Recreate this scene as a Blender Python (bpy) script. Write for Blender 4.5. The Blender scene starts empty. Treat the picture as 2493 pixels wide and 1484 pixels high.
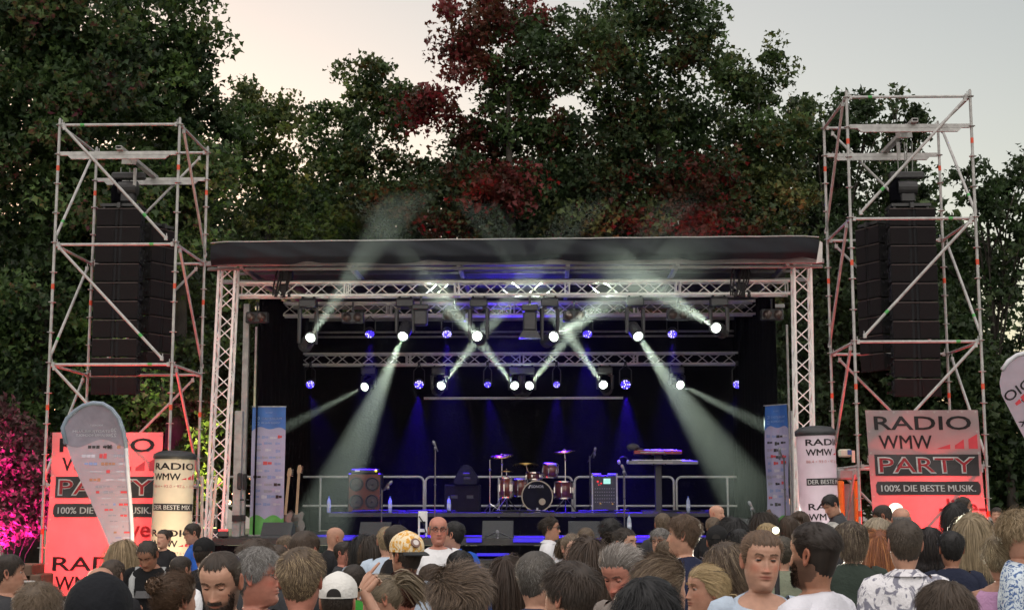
import bpy, math, random
import numpy as np
from mathutils import Vector, Matrix
random.seed(7); RNG = np.random.default_rng(7)
PI = math.pi; R = math.radians
S = bpy.context.scene
COL = S.collection
# ------------------------------------------------------------------ camera
F = 3500.0; CX, CY = 1246.5, 742.0           # focal length and centre in the 2493 px wide view of the photograph
CAMZ = 1.85; PITCH = math.atan((1222-742)/F); YAW = math.atan(94/F)
cd = bpy.data.cameras.new('camera'); cam = bpy.data.objects.new('camera', cd); COL.objects.link(cam)
cam.location = (0, 0, CAMZ); cam.rotation_euler = (PI/2+PITCH, 0, YAW)
cd.sensor_width = 36; cd.lens = F/2493*36; cd.clip_start = .1; cd.clip_end = 3000
S.camera = cam
CR = cam.rotation_euler.to_matrix()
def at(px, py, Y):
    """world point on the plane y = Y seen at (px, py)"""
    d = CR @ Vector(((px-CX)/F, -(py-CY)/F, -1)); k = Y/d.y
    return Vector((d.x*k, Y, CAMZ+d.z*k))
def ppm(Y): return (at(CX+500, CY, Y)-at(CX-500, CY, Y)).length/1000   # metres per px
# ------------------------------------------------------------------ world and sun
W = bpy.data.worlds.new('World'); S.world = W; W.use_nodes = True
nt = W.node_tree; bg = nt.nodes['Background']
sky = nt.nodes.new('ShaderNodeTexSky'); sky.sky_type = 'NISHITA'; sky.sun_disc = False
SUN_EL, SUN_AZ = R(1.6), R(-25)
sky.sun_elevation = SUN_EL; sky.sun_rotation = SUN_AZ
sky.air_density = 1.0; sky.dust_density = 0.9; sky.ozone_density = 2.5
hs = nt.nodes.new('ShaderNodeHueSaturation'); hs.inputs['Saturation'].default_value = .62
nt.links.new(sky.outputs[0], hs.inputs['Color']); tint = nt.nodes.new('ShaderNodeMix'); tint.data_type = 'RGBA'; tint.blend_type = 'MULTIPLY'; tint.inputs[0].default_value = 1; tint.inputs[7].default_value = (1, .825, .645, 1)
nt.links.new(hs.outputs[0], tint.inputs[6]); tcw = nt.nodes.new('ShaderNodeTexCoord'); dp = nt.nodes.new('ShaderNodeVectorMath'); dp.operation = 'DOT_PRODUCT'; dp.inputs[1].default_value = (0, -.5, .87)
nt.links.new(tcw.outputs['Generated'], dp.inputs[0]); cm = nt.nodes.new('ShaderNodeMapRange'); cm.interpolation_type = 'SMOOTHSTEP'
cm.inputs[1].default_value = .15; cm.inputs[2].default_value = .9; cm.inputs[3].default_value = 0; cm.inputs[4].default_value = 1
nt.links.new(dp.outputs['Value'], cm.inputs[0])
fill_glow = nt.nodes.new('ShaderNodeMix'); fill_glow.data_type = 'RGBA'; fill_glow.blend_type = 'ADD'; fill_glow.inputs[7].default_value = (2.2, 2.0, 1.86, 1)   # glow added overhead and behind the camera to lift the front light
nt.links.new(cm.outputs[0], fill_glow.inputs[0]); nt.links.new(tint.outputs[2], fill_glow.inputs[6]); nt.links.new(fill_glow.outputs[2], bg.inputs[0])
bg.inputs[1].default_value = .12
sd = bpy.data.lights.new('sun', 'SUN'); sd.energy = .35; sd.angle = R(12); sd.color = (1, .86, .68)
so = bpy.data.objects.new('sun', sd); COL.objects.link(so)
so.rotation_euler = Vector((math.sin(SUN_AZ)*math.cos(SUN_EL), math.cos(SUN_AZ)*math.cos(SUN_EL), math.sin(SUN_EL))).to_track_quat('Z', 'Y').to_euler()
S.view_settings.view_transform = 'Standard'; S.view_settings.look = 'None'
S.view_settings.exposure = 2.66; S.view_settings.gamma = 1
S.render.engine = 'CYCLES'
c = S.cycles; c.use_denoising = True; c.max_bounces = 6; c.diffuse_bounces = 3; c.glossy_bounces = 2; c.transmission_bounces = 3
c.transparent_max_bounces = 6; c.volume_bounces = 0; c.sample_clamp_indirect = 4; c.sample_clamp_direct = 0; c.use_light_tree = True
c.caustics_reflective = False; c.caustics_refractive = False
# ------------------------------------------------------------------ helpers
class MB:
    """collects shapes and links them as one mesh object"""
    def __init__(s): s.v = []; s.f = []; s.m = []; s.c = []
    def add(s, verts, faces, mi=0, col=None):
        o = len(s.v); s.v += [tuple(p) for p in verts]
        s.f += [tuple(i+o for i in f) for f in faces]; s.m += [mi]*len(faces)
        s.c += [col or (1, 1, 1)]*len(verts)
        return s
    def box(s, c, sz, rot=None, mi=0, taper=1.0, bev=0.0):
        x, y, z = [a/2 for a in sz]; c = Vector(c)
        if bev:
            b = min(bev, x*.45, y*.45, z*.45); V = []
            for zz, k in ((-z, b), (-z+b, 0), (z-b, 0), (z, b)):
                X, Y = x-k, y-k
                for (sx, sy) in ((1, 1), (-1, 1), (-1, -1), (1, -1)):
                    e = b if k == 0 else b*.6
                    pts = [(sx*X, sy*(Y-e)), (sx*(X-e), sy*Y)]
                    if sx*sy < 0: pts.reverse()
                    V += [Vector((p[0], p[1], zz)) for p in pts]
            Fc = [tuple(reversed(range(8))), tuple(range(24, 32))]
            for r in range(3):
                for i in range(8): Fc.append((r*8+i, r*8+(i+1) % 8, r*8+8+(i+1) % 8, r*8+8+i))
        else:
            V = [Vector((sx*x*(taper if sz_ > 0 else 1), sy*y, sz_*z)) for sz_ in (-1, 1) for (sx, sy) in ((-1, -1), (1, -1), (1, 1), (-1, 1))]
            Fc = [(3, 2, 1, 0), (4, 5, 6, 7), (0, 1, 5, 4), (1, 2, 6, 5), (2, 3, 7, 6), (3, 0, 4, 7)]
        if rot is not None: V = [rot @ p for p in V]
        return s.add([c+p for p in V], Fc, mi)
    def tube(s, p, q, r, n=8, r2=None, mi=0, cap=True):
        p, q = Vector(p), Vector(q); d = q-p
        if d.length < 1e-6: return s
        d.normalize(); u = d.orthogonal().normalized(); w = d.cross(u); r2 = r if r2 is None else r2
        V = [p+(u*math.cos(a)+w*math.sin(a))*r for a in [2*PI*i/n for i in range(n)]] + [q+(u*math.cos(a)+w*math.sin(a))*r2 for a in [2*PI*i/n for i in range(n)]]
        Fc = [(i, (i+1) % n, n+(i+1) % n, n+i) for i in range(n)]
        if cap: Fc += [tuple(reversed(range(n))), tuple(range(n, 2*n))]
        return s.add(V, Fc, mi)
    def path(s, pts, rad, n=8, mi=0, col=None):
        """swept tube with a radius per point"""
        P = [Vector(p) for p in pts]; V = []; u = None
        for i, p in enumerate(P):
            d = (P[min(i+1, len(P)-1)]-P[max(i-1, 0)]).normalized()
            u = d.orthogonal().normalized() if u is None else (u-d*u.dot(d)).normalized()
            w = d.cross(u); r = rad[i] if hasattr(rad, '__len__') else rad
            V += [p+(u*math.cos(2*PI*k/n)+w*math.sin(2*PI*k/n))*r for k in range(n)]
        m = len(P)
        Fc = [(i*n+k, i*n+(k+1) % n, (i+1)*n+(k+1) % n, (i+1)*n+k) for i in range(m-1) for k in range(n)]
        Fc += [tuple(reversed(range(n))), tuple(range((m-1)*n, m*n))]
        return s.add(V, Fc, mi, col)
    def lathe(s, prof, c=(0, 0, 0), rot=None, n=24, mi=0, cap=True):
        V = []; c = Vector(c)
        for (r, z) in prof:
            for k in range(n):
                p = Vector((r*math.cos(2*PI*k/n), r*math.sin(2*PI*k/n), z)); V.append(c+(rot @ p if rot is not None else p))
        m = len(prof)
        Fc = [(i*n+k, i*n+(k+1) % n, (i+1)*n+(k+1) % n, (i+1)*n+k) for i in range(m-1) for k in range(n)]
        if cap: Fc += [tuple(reversed(range(n))), tuple(range((m-1)*n, m*n))]
        return s.add(V, Fc, mi)
    def ball(s, c, rx, ry=None, rz=None, n=12, mi=0, rot=None):
        ry = ry or rx; rz = rz or rx; m = max(5, n//2+1)
        V = []; c = Vector(c)
        for i in range(m):
            a = PI*i/(m-1)*.998+.003
            for k in range(n):
                p = Vector((rx*math.sin(a)*math.cos(2*PI*k/n), ry*math.sin(a)*math.sin(2*PI*k/n), -rz*math.cos(a)))
                V.append(c+(rot @ p if rot is not None else p))
        Fc = [(i*n+k, i*n+(k+1) % n, (i+1)*n+(k+1) % n, (i+1)*n+k) for i in range(m-1) for k in range(n)]
        Fc += [tuple(reversed(range(n))), tuple(range((m-1)*n, m*n))]
        return s.add(V, Fc, mi)
    def prism(s, loop, d, M=None, mi=0):
        """flat outline (x, z) given thickness d along y"""
        n = len(loop); V = [Vector((x, -d/2, z)) for x, z in loop]+[Vector((x, d/2, z)) for x, z in loop]
        if M is not None: V = [M @ p for p in V]
        return s.add(V, [tuple(range(n)), tuple(reversed(range(n, 2*n)))]+[(n+i, n+(i+1) % n, (i+1) % n, i) for i in range(n)], mi)
    def build(s, name, mats, parent=None, smooth=False, at_=None, color=False):
        me = bpy.data.meshes.new(name); me.from_pydata(s.v, [], s.f); mats = mats if isinstance(mats, (list, tuple)) else [mats]
        for m in mats: me.materials.append(m)
        if len(mats) > 1: me.polygons.foreach_set('material_index', s.m)
        if smooth: me.polygons.foreach_set('use_smooth', [True]*len(me.polygons))
        if color:
            a = me.color_attributes.new('Col', 'FLOAT_COLOR', 'POINT')
            a.data.foreach_set('color', np.c_[np.array(s.c, dtype=float), np.ones(len(s.c))].ravel())
        me.update()
        return link(name, me, parent, at_)
def link(name, me, parent=None, at_=None):
    o = bpy.data.objects.new(name, me); COL.objects.link(o)
    if at_ is not None: o.location = at_
    if parent is not None:
        o.parent = parent
    return o
def tag(o, label=None, cat=None, group=None, kind=None):
    for k, v in (('label', label), ('category', cat), ('group', group), ('kind', kind)):
        if v: o[k] = v
    return o
def thing(name, loc, label, cat, group=None, rz=0, rot=None):
    o = bpy.data.objects.new(name, None); COL.objects.link(o); o.location = loc; o.empty_display_size = .2
    o.rotation_euler = rot if rot is not None else (0, 0, rz)
    return tag(o, label, cat, group)
def copy_tree(o, parent=None):
    c = o.copy(); COL.objects.link(c)
    if parent is not None: c.parent = parent
    for ch in list(o.children): copy_tree(ch, c)
    return c
def npmesh(name, V, Fq, mats, parent=None, smooth=False, mi=None, col=None, at_=None):
    """mesh from numpy arrays; faces all with the same corner count"""
    me = bpy.data.meshes.new(name); n, k = Fq.shape
    me.vertices.add(len(V)); me.vertices.foreach_set('co', np.asarray(V, np.float32).ravel())
    me.loops.add(n*k); me.loops.foreach_set('vertex_index', Fq.astype(np.int32).ravel())
    me.polygons.add(n); me.polygons.foreach_set('loop_start', np.arange(n, dtype=np.int32)*k)
    mats = mats if isinstance(mats, (list, tuple)) else [mats]
    for m in mats: me.materials.append(m)
    if mi is not None: me.polygons.foreach_set('material_index', np.asarray(mi, np.int32))
    me.polygons.foreach_set('use_smooth', np.full(n, smooth))
    if col is not None:
        a = me.color_attributes.new('Col', 'FLOAT_COLOR', 'POINT')
        a.data.foreach_set('color', np.c_[col, np.ones(len(V))].astype(np.float32).ravel())
    me.update(calc_edges=True); me.validate()
    return link(name, me, parent, at_)
MATS = {}
def mat(name, col=(.5, .5, .5), rough=.5, metal=0, var=.12, scale=8, bump=0, bscale=60, attr=False, spec=.5, coat=0, trans=0):
    """procedural material: base colour varied by noise, optional bump, vertex colour or translucency"""
    if name in MATS: return MATS[name]
    m = bpy.data.materials.new(name); m.use_nodes = True; t = m.node_tree; b = t.nodes['Principled BSDF']; MATS[name] = m
    b.inputs['Roughness'].default_value = rough; b.inputs['Metallic'].default_value = metal
    b.inputs['Specular IOR Level'].default_value = spec; b.inputs['Coat Weight'].default_value = coat
    tc = t.nodes.new('ShaderNodeTexCoord'); nz = t.nodes.new('ShaderNodeTexNoise'); nz.inputs['Scale'].default_value = scale; nz.inputs['Detail'].default_value = 4
    t.links.new(tc.outputs['Object'], nz.inputs['Vector'])
    mr = t.nodes.new('ShaderNodeMapRange'); mr.inputs[1].default_value = .3; mr.inputs[2].default_value = .7; mr.inputs[3].default_value = 1-var; mr.inputs[4].default_value = 1+var
    t.links.new(nz.outputs['Fac'], mr.inputs[0])
    mx = t.nodes.new('ShaderNodeMix'); mx.data_type = 'RGBA'; mx.blend_type = 'MULTIPLY'; mx.inputs[0].default_value = 1
    if attr:
        at_ = t.nodes.new('ShaderNodeVertexColor'); at_.layer_name = 'Col'; t.links.new(at_.outputs[0], mx.inputs[6])
    else: mx.inputs[6].default_value = (*col, 1)
    t.links.new(mr.outputs[0], mx.inputs[7]); t.links.new(mx.outputs[2], b.inputs['Base Color'])
    if bump:
        n2 = t.nodes.new('ShaderNodeTexNoise'); n2.inputs['Scale'].default_value = bscale; n2.inputs['Detail'].default_value = 3
        t.links.new(tc.outputs['Object'], n2.inputs['Vector'])
        bp = t.nodes.new('ShaderNodeBump'); bp.inputs['Strength'].default_value = bump; bp.inputs['Distance'].default_value = .02
        t.links.new(n2.outputs['Fac'], bp.inputs['Height']); t.links.new(bp.outputs[0], b.inputs['Normal'])
    if trans:
        tr = t.nodes.new('ShaderNodeBsdfTranslucent'); t.links.new(mx.outputs[2], tr.inputs[0]); ms = t.nodes.new('ShaderNodeMixShader'); ms.inputs[0].default_value = trans
        out = t.nodes['Material Output']; t.links.new(b.outputs[0], ms.inputs[1]); t.links.new(tr.outputs[0], ms.inputs[2]); t.links.new(ms.outputs[0], out.inputs[0])
    return m
def emit(name, col, strength):
    if name in MATS: return MATS[name]
    m = bpy.data.materials.new(name); m.use_nodes = True; t = m.node_tree; MATS[name] = m
    b = t.nodes['Principled BSDF']; b.inputs['Base Color'].default_value = (.02, .02, .02, 1)
    b.inputs['Emission Color'].default_value = (*col, 1); b.inputs['Emission Strength'].default_value = strength
    m.cycles.emission_sampling = 'NONE'
    return m
def light(name, kind, loc, energy, col, target=None, size=.1, angle=60, blend=.3, parent=None):
    d = bpy.data.lights.new(name, kind); d.energy = energy; d.color = col
    if kind in ('SPOT', 'POINT'): d.shadow_soft_size = size
    if kind == 'AREA': d.size = size
    if kind == 'SPOT': d.spot_size = R(angle); d.spot_blend = blend
    o = bpy.data.objects.new(name, d); COL.objects.link(o); o.location = loc
    if target is not None: o.rotation_euler = (Vector(target)-Vector(loc)).to_track_quat('-Z', 'Y').to_euler()
    return o
def text_mesh(txt, w, h, bold=0.0, depth=.002):
    """lettering filling a box w x h in the x, z plane, centred"""
    faux = bold if ('M' in txt and bold > 0) else 0        # the M of the built-in font breaks when its outline is offset
    if faux: bold = 0
    cu = bpy.data.curves.new('lettering', 'FONT'); cu.body = txt; cu.offset = bold; cu.extrude = depth; cu.resolution_u = 3
    o = bpy.data.objects.new('lettering', cu); COL.objects.link(o)
    me = bpy.data.meshes.new_from_object(o.evaluated_get(bpy.context.evaluated_depsgraph_get()))
    bpy.data.objects.remove(o); bpy.data.curves.remove(cu)
    n = len(me.vertices); co = np.empty(n*3, np.float32); me.vertices.foreach_get('co', co); co = co.reshape(-1, 3)
    lo, hi = co.min(0), co.max(0); ctr = (lo+hi)/2
    out = np.zeros_like(co); out[:, 0] = (co[:, 0]-ctr[0])*w/(hi[0]-lo[0]); out[:, 2] = (co[:, 1]-ctr[1])*h/(hi[1]-lo[1]); out[:, 1] = -co[:, 2]
    fs_ = [tuple(p.vertices) for p in me.polygons]
    if faux:
        dx = faux*w/(hi[0]-lo[0])*1.1; n = len(out); out = np.concatenate([out*[.99, 1, 1]+[k*dx, -.0005*(k+1), 0] for k in (-1, 0, 1)]); fs_ = [tuple(i+n*k for i in f) for k in range(3) for f in fs_]
    return out, fs_
def add_text(mb, txt, c, w, h, bold=0.0, M=None, mi=0, mirror=False):
    V, Fc = text_mesh(txt, w, h, bold)
    P = []
    for p in V:
        q = Vector((float(-p[0] if mirror else p[0])+c[0], float(p[1])+c[1], float(p[2])+c[2])); P.append(M(q) if M else q)
    if mirror: Fc = [tuple(reversed(f)) for f in Fc]
    mb.add(P, Fc, mi)
def sub(a, b, t): return Vector(a).lerp(Vector(b), t)
# ------------------------------------------------------------------ ground and trees
paving = mat('paving', (.16, .15, .14), .85, var=.3, scale=.8, bump=.3, bscale=14)
g = MB(); n = 24
xs = [-1500, -200, -60]+list(np.linspace(-30, 30, 13))+[60, 200, 1500]; ys = [-1500, -100, -20]+list(np.linspace(0, 60, 13))+[120, 400, 1500]
for j in range(len(ys)-1):
    for i in range(len(xs)-1): pass
V = [(x, y, 0) for y in ys for x in xs]; nx = len(xs)
g.add(V, [(j*nx+i, j*nx+i+1, (j+1)*nx+i+1, (j+1)*nx+i) for j in range(len(ys)-1) for i in range(nx-1)])
tag(g.build('ground', paving), kind='structure')
lawn = MB(); lawn.box((0, 68, .004), (140, 70, .004))
tag(lawn.build('lawn', mat('lawn', (.035, .055, .018), .9, var=.4, scale=1.5, bump=.6, bscale=30)), kind='structure')

bark = mat('bark', (.03, .025, .02), .9, var=.35, scale=5, bump=.6, bscale=18)
leafm = mat('leaf', rough=.55, var=.25, scale=1.2, attr=True, trans=.32, spec=.3)
GREEN = [(0.031, 0.060, 0.019), (0.046, 0.083, 0.024), (0.061, 0.107, 0.031), (0.023, 0.046, 0.019)]
OLIVE = [(0.050, 0.073, 0.022), (0.070, 0.098, 0.028), (0.036, 0.054, 0.019), (0.088, 0.096, 0.028)]
RUST = [(0.084, 0.017, 0.012), (0.060, 0.023, 0.010), (0.105, 0.017, 0.017), (0.042, 0.025, 0.010)]
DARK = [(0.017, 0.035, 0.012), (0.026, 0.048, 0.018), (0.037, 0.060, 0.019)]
def leaves(blobs, size, dens, pal, seed, sub=.55, droop=.2):
    """leaf blades of clumps spread through ellipsoids; blobs = (centre, radii, palette or None)"""
    r = np.random.default_rng(seed); Cs = []; Ks = []
    for (c, rad, pl) in blobs:
        A = PI*rad[0]*rad[2]; n = int(dens*A); ns = max(6, int(A*6/(sub*sub*3)))
        d = r.normal(size=(ns, 3)); d /= np.linalg.norm(d, axis=1)[:, None]
        k = r.random(ns)**.45; sc = np.array(c)+d*np.array(rad)*k[:, None]
        sr = sub*(.55+.9*r.random(ns)); tone = .7+.6*r.random(ns)
        idx = r.integers(0, ns, n); p = r.normal(size=(n, 3)); p /= np.linalg.norm(p, axis=1)[:, None]
        p *= (r.random(n)**.5)[:, None]*sr[idx][:, None]; p[:, 2] *= .75
        Cs.append(sc[idx]+p)
        P = np.array(pl or pal); pi_ = (r.integers(0, len(P), ns)[idx]+(r.random(n) < .3)*r.integers(0, len(P), n)) % len(P)
        Ks.append(P[pi_]*(tone[idx]*(.8+.4*r.random(n)))[:, None])
    Cn = np.concatenate(Cs); K = np.concatenate(Ks); n = len(Cn)
    u = r.normal(size=(n, 3)); u[:, 2] -= droop; u /= np.linalg.norm(u, axis=1)[:, None]
    w = np.cross(u, r.normal(size=(n, 3))); w /= np.linalg.norm(w, axis=1)[:, None]; nn = np.cross(u, w)
    L = size*(.6+.8*r.random(n))[:, None]; B = L*.46
    # a lobed blade folded along its midrib: stalk, two side lobes each side, tip
    V = np.stack([Cn-u*L*.5, Cn+w*B*1.0-u*L*.16+nn*L*.14, Cn+w*B*.38+u*L*.02, Cn+u*L*.55, Cn-w*B*.38+u*L*.02, Cn-w*B*1.0-u*L*.16+nn*L*.14], 1).reshape(-1, 3)
    b = (np.arange(n)*6)[:, None]
    Fq = np.concatenate([b+np.array([[0, 1, 2, 3]]), b+np.array([[0, 3, 4, 5]])], 0)
    return V, Fq, np.repeat(K, 6, 0)
def tree(label, base, blobs, pal, seed, size=.15, dens=620, sub=.55, Y=38, trunk_r=.28, group='trees behind the stage', limbs=False, thick=.6):
    X = at(base, 1222, Y).x; root = thing('tree', (X, Y, 0), label, 'tree', group); m = ppm(Y); bl = []
    for i, b in enumerate(blobs):
        c = at(b[0], b[1], Y)-Vector((X, Y, 0)); rr = random.Random(seed*31+i)
        c.y += (rr.random()-.5)*1.6
        ry = min(max(b[2], b[3])*m*thick+.3, 2.4)
        bl.append((tuple(c), (b[2]*m, ry, b[3]*m), b[4] if len(b) > 4 else None))
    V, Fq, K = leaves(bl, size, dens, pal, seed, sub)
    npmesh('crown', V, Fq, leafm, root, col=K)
    t = MB(); top = max(c[2] for c, r_, p in bl); ctr = Vector((sum(c[0] for c, r_, p in bl)/len(bl), .2, 0))
    pts = [Vector((0, 0, -.1)), Vector((.05, .05, top*.2)), ctr*.4+Vector((0, 0, top*.42)), ctr*.7+Vector((0, 0, top*.68)), ctr*.9+Vector((0, 0, top*.92))]
    t.path(pts, [trunk_r*1.25, trunk_r, trunk_r*.6, trunk_r*.3, trunk_r*.08], 10)
    if limbs:
        rr = random.Random(seed)
        for c, r_, p in bl:
            c = Vector(c); z0 = max(top*.22, c.z*.55); z0 = min(z0, top*.8); q = z0/top
            s0 = ctr*(q*.98)+Vector((0, 0, z0)); mid = s0.lerp(c, .5)+Vector((0, 0, .35*rr.random()))
            t.path([s0, mid, c, c+Vector((rr.uniform(-.6, .6)*r_[0], rr.uniform(-.3, .3), .7*r_[2]))], [trunk_r*.2, trunk_r*.13, trunk_r*.06, .008], 6)
            for k in range(4):
                e = c+Vector((rr.uniform(-1, 1)*r_[0], rr.uniform(-1, 1)*r_[1], rr.uniform(-.8, 1)*r_[2]))*.9
                t.path([mid.lerp(c, rr.random()), mid.lerp(e, .6)+Vector((0, 0, .15)), e], [trunk_r*.13, .03, .008], 5)
    t.build('trunk', bark, root, smooth=True)
    return root
tree('huge dark green plane tree filling the left edge behind the left scaffold tower', 60,
     [(40, 90, 190, 160), (190, 60, 150, 130), (60, 320, 200, 170), (240, 250, 150, 150), (70, 560, 190, 160), (250, 470, 140, 140), (60, 800, 170, 150), (230, 720, 150, 150), (30, 1010, 120, 130), (250, 930, 150, 130)], GREEN, 11, .165, 760, .6, 31, .36)
tree('tall green plane tree leaning over the left tower, its edge against the pale sky', 420,
     [(400, 30, 120, 60), (360, 160, 110, 110), (470, 130, 92, 62), (440, 260, 110, 110), (530, 300, 60, 80), (380, 420, 150, 130), (510, 460, 100, 110), (430, 600, 150, 110), (420, 780, 130, 130), (470, 960, 90, 130), (500, 1130, 60, 110)], GREEN+OLIVE[:1], 12, .165, 640, .52, 33, .3)
tree('lower loose green tree left of the gap in the sky', 640,
     [(600, 240, 42, 55), (640, 300, 62, 62), (700, 300, 45, 60), (600, 400, 85, 85), (690, 430, 80, 80), (620, 540, 110, 70), (720, 560, 90, 60), (640, 700, 130, 100)], OLIVE+GREEN[:2], 13, .15, 620, .42, 37, .24)
tree('round topped green tree between the sky gap and the red maple', 880,
     [(895, 205, 80, 55), (850, 270, 62, 70), (940, 255, 75, 70), (780, 300, 48, 58), (1000, 290, 45, 65), (800, 420, 75, 75), (900, 390, 100, 80), (860, 520, 140, 70), (980, 470, 80, 90), (880, 660, 150, 100)], GREEN+OLIVE[:2], 14, .15, 640, .42, 39, .24)
tree('great maple above the middle of the stage with rust red leaves', 1260,
     [(1150, 60, 80, 75, RUST), (1260, 40, 120, 80, RUST[1:]+GREEN[:2]), (1120, 170, 62, 70, RUST), (1230, 170, 120, 90, GREEN+RUST[:2]), (1380, 120, 130, 120), (1040, 270, 70, 62, RUST), (1150, 310, 110, 75, RUST+GREEN[:2]), (1290, 290, 130, 100, GREEN+RUST[1:2]), (1120, 440, 120, 90, DARK), (1200, 470, 110, 70, RUST[:3]), (1330, 460, 140, 110, DARK+OLIVE[:1]), (1090, 540, 110, 50, RUST[1:]+DARK), (1250, 570, 140, 60, DARK), (1440, 380, 130, 110, DARK), (1400, 540, 120, 50, OLIVE+RUST[:1]), (1280, 720, 180, 110)], DARK+GREEN[:2], 15, .15, 600, .5, 36, .34)
tree('tall dark green tree right of the red maple, reaching out of the picture', 1620,
     [(1500, 40, 110, 90), (1620, 40, 130, 90), (1540, 180, 110, 100), (1680, 150, 85, 100), (1500, 300, 120, 90, DARK+RUST[1:2]), (1640, 300, 140, 100), (1600, 440, 130, 100, DARK+RUST[:2]), (1700, 460, 100, 90, RUST[:3]+DARK), (1560, 545, 130, 45, OLIVE+RUST[:1]), (1680, 560, 110, 40, RUST[:3]), (1620, 720, 180, 120)], GREEN+DARK, 16, .15, 600, .5, 37, .32)
tree('green tree with ragged side branches beside the right hand roof corner', 1810,
     [(1790, 170, 70, 75), (1850, 220, 60, 65), (1895, 130, 26, 55), (1925, 180, 22, 25), (1800, 320, 110, 90), (1880, 350, 90, 90), (1800, 460, 120, 90, OLIVE), (1900, 480, 100, 90, OLIVE), (1860, 570, 130, 60), (1900, 720, 130, 130)], GREEN+OLIVE[:2], 17, .15, 620, .42, 38.5, .28)
for k, (lab, base, bl, Y, sd, dn) in enumerate([
    ('feathery conifer like tree with upright twigs behind the right tower', 2020, [(1950, 260, 40, 45), (1975, 330, 75, 65), (2065, 240, 16, 50), (2100, 235, 14, 42), (2050, 320, 60, 60), (2110, 300, 30, 60), (2030, 420, 110, 80), (2000, 540, 110, 90), (2080, 560, 100, 90), (2030, 700, 120, 100)], 43, 18, 480),
    ('slim tree whose top shows inside the right scaffold tower', 2180, [(2170, 270, 18, 40), (2205, 290, 30, 30), (2245, 290, 14, 26), (2200, 350, 55, 40), (2150, 380, 40, 50), (2190, 470, 100, 60), (2220, 570, 110, 80), (2170, 690, 110, 90)], 45, 19, 430),
    ('loose ash tree with visible limbs at the right edge', 2440, [(2480, 400, 30, 40), (2450, 470, 60, 50), (2350, 430, 40, 30), (2380, 500, 80, 60), (2470, 570, 70, 80), (2340, 600, 90, 70), (2440, 690, 60, 50), (2330, 720, 60, 60), (2420, 900, 90, 100), (2480, 800, 30, 50)], 40, 20, 330)]):
    tree(lab, base, bl, GREEN[:1]+DARK, sd, .18, dn, .4, Y, .2, limbs=True)
for k, (lab, base, bl, Y, sd) in enumerate([
    ('dark dense tree closing the gaps behind the red maple', 1180, [(1120, 480, 150, 110), (1300, 480, 170, 130), (1420, 480, 130, 110)], 43, 61),
    ('dark dense tree closing the gaps right of the red maple', 1600, [(1560, 430, 140, 120), (1720, 500, 140, 100), (1480, 520, 120, 80), (1850, 480, 90, 90)], 44, 62),
    ('dark dense tree closing the gaps behind the left plane trees', 260, [(120, 200, 170, 180), (300, 230, 140, 160), (380, 420, 160, 150), (160, 520, 190, 170), (480, 520, 90, 110)], 42, 63),
    ('dark dense tree closing the gaps above the left roof corner', 760, [(660, 510, 110, 60), (800, 500, 110, 70), (930, 470, 110, 90), (720, 580, 150, 60), (930, 570, 150, 60)], 45, 64)]):
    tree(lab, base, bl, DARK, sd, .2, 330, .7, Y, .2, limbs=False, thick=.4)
# the low wood and shrubs that close the view behind the stage and the towers
for k, (lab, base, bl, Y, sd) in enumerate([
    ('dark shrubby tree in the shade behind the left banner', 150, [(60, 900, 170, 160), (230, 1000, 170, 170), (90, 1130, 160, 120), (300, 1150, 150, 110), (400, 1000, 120, 160)], 35, 31),
    ('dark shrubby tree in the shade between left tower and stage', 520, [(520, 700, 110, 160), (500, 900, 110, 160), (540, 1100, 120, 130), (440, 1180, 110, 80), (640, 900, 150, 200)], 36.5, 32),
    ('dense dark tree filling the view between stage and right tower', 2020, [(2000, 800, 150, 170), (2100, 950, 150, 170), (1980, 1050, 150, 140), (2100, 1150, 150, 100), (2020, 650, 130, 120)], 39, 33),
    ('dense dark tree behind the right banner', 2250, [(2250, 850, 130, 120), (2300, 1000, 140, 130), (2260, 1140, 150, 110), (2400, 1150, 130, 110), (2190, 750, 110, 90)], 38, 34),
    ('dark tree low at the right edge behind the feather flag', 2470, [(2450, 1050, 110, 110), (2480, 1180, 120, 100), (2400, 990, 70, 80), (2470, 920, 60, 60)], 37, 35)]):
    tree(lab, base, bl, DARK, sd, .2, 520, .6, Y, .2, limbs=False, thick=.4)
for k, (lab, bx, Y, sd) in enumerate([('distant dark tree beyond the left trees', 330, 50, 41), ('distant dark tree beyond the sky gap', 720, 52, 42), ('distant dark tree beyond the maple', 1200, 53, 43), ('distant dark tree beyond the right part of the roof', 1650, 51, 44), ('distant dark tree beyond the right tower', 2080, 54, 45)]):
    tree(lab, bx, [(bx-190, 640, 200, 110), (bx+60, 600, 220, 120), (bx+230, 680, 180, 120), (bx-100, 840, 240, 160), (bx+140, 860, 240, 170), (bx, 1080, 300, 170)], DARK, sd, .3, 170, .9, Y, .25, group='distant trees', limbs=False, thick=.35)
bush = thing('bush', (at(30, 1222, 29).x, 29, 0), 'leafy bush glowing magenta in stage light at the left edge', 'bush')
m_ = ppm(29)
V, Fq, K = leaves([((at(x, y, 29).x-bush.location.x, 0, at(x, y, 29).z), (rx*m_, .7, rz*m_), None) for x, y, rx, rz in [(20, 1030, 70, 70), (0, 1130, 70, 80), (45, 1210, 60, 70), (85, 1100, 30, 60), (20, 1275, 80, 60)]], .13, 900, [(.10, .045, .05), (.06, .04, .03), (.14, .06, .07)], 51, .4)  # green leaves tinted pink: some of the magenta light is in their colour
npmesh('foliage', V, Fq, leafm, bush, col=K)
b = MB()
for k in range(6): b.path([(0.1*k-.3, 0, 0), (.12*k-.3, .05, .8), (.35*(k-2.5), .1*(k % 3), 1.9)], [.015, .01, .005], 5)
b.build('stem', bark, bush)

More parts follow.
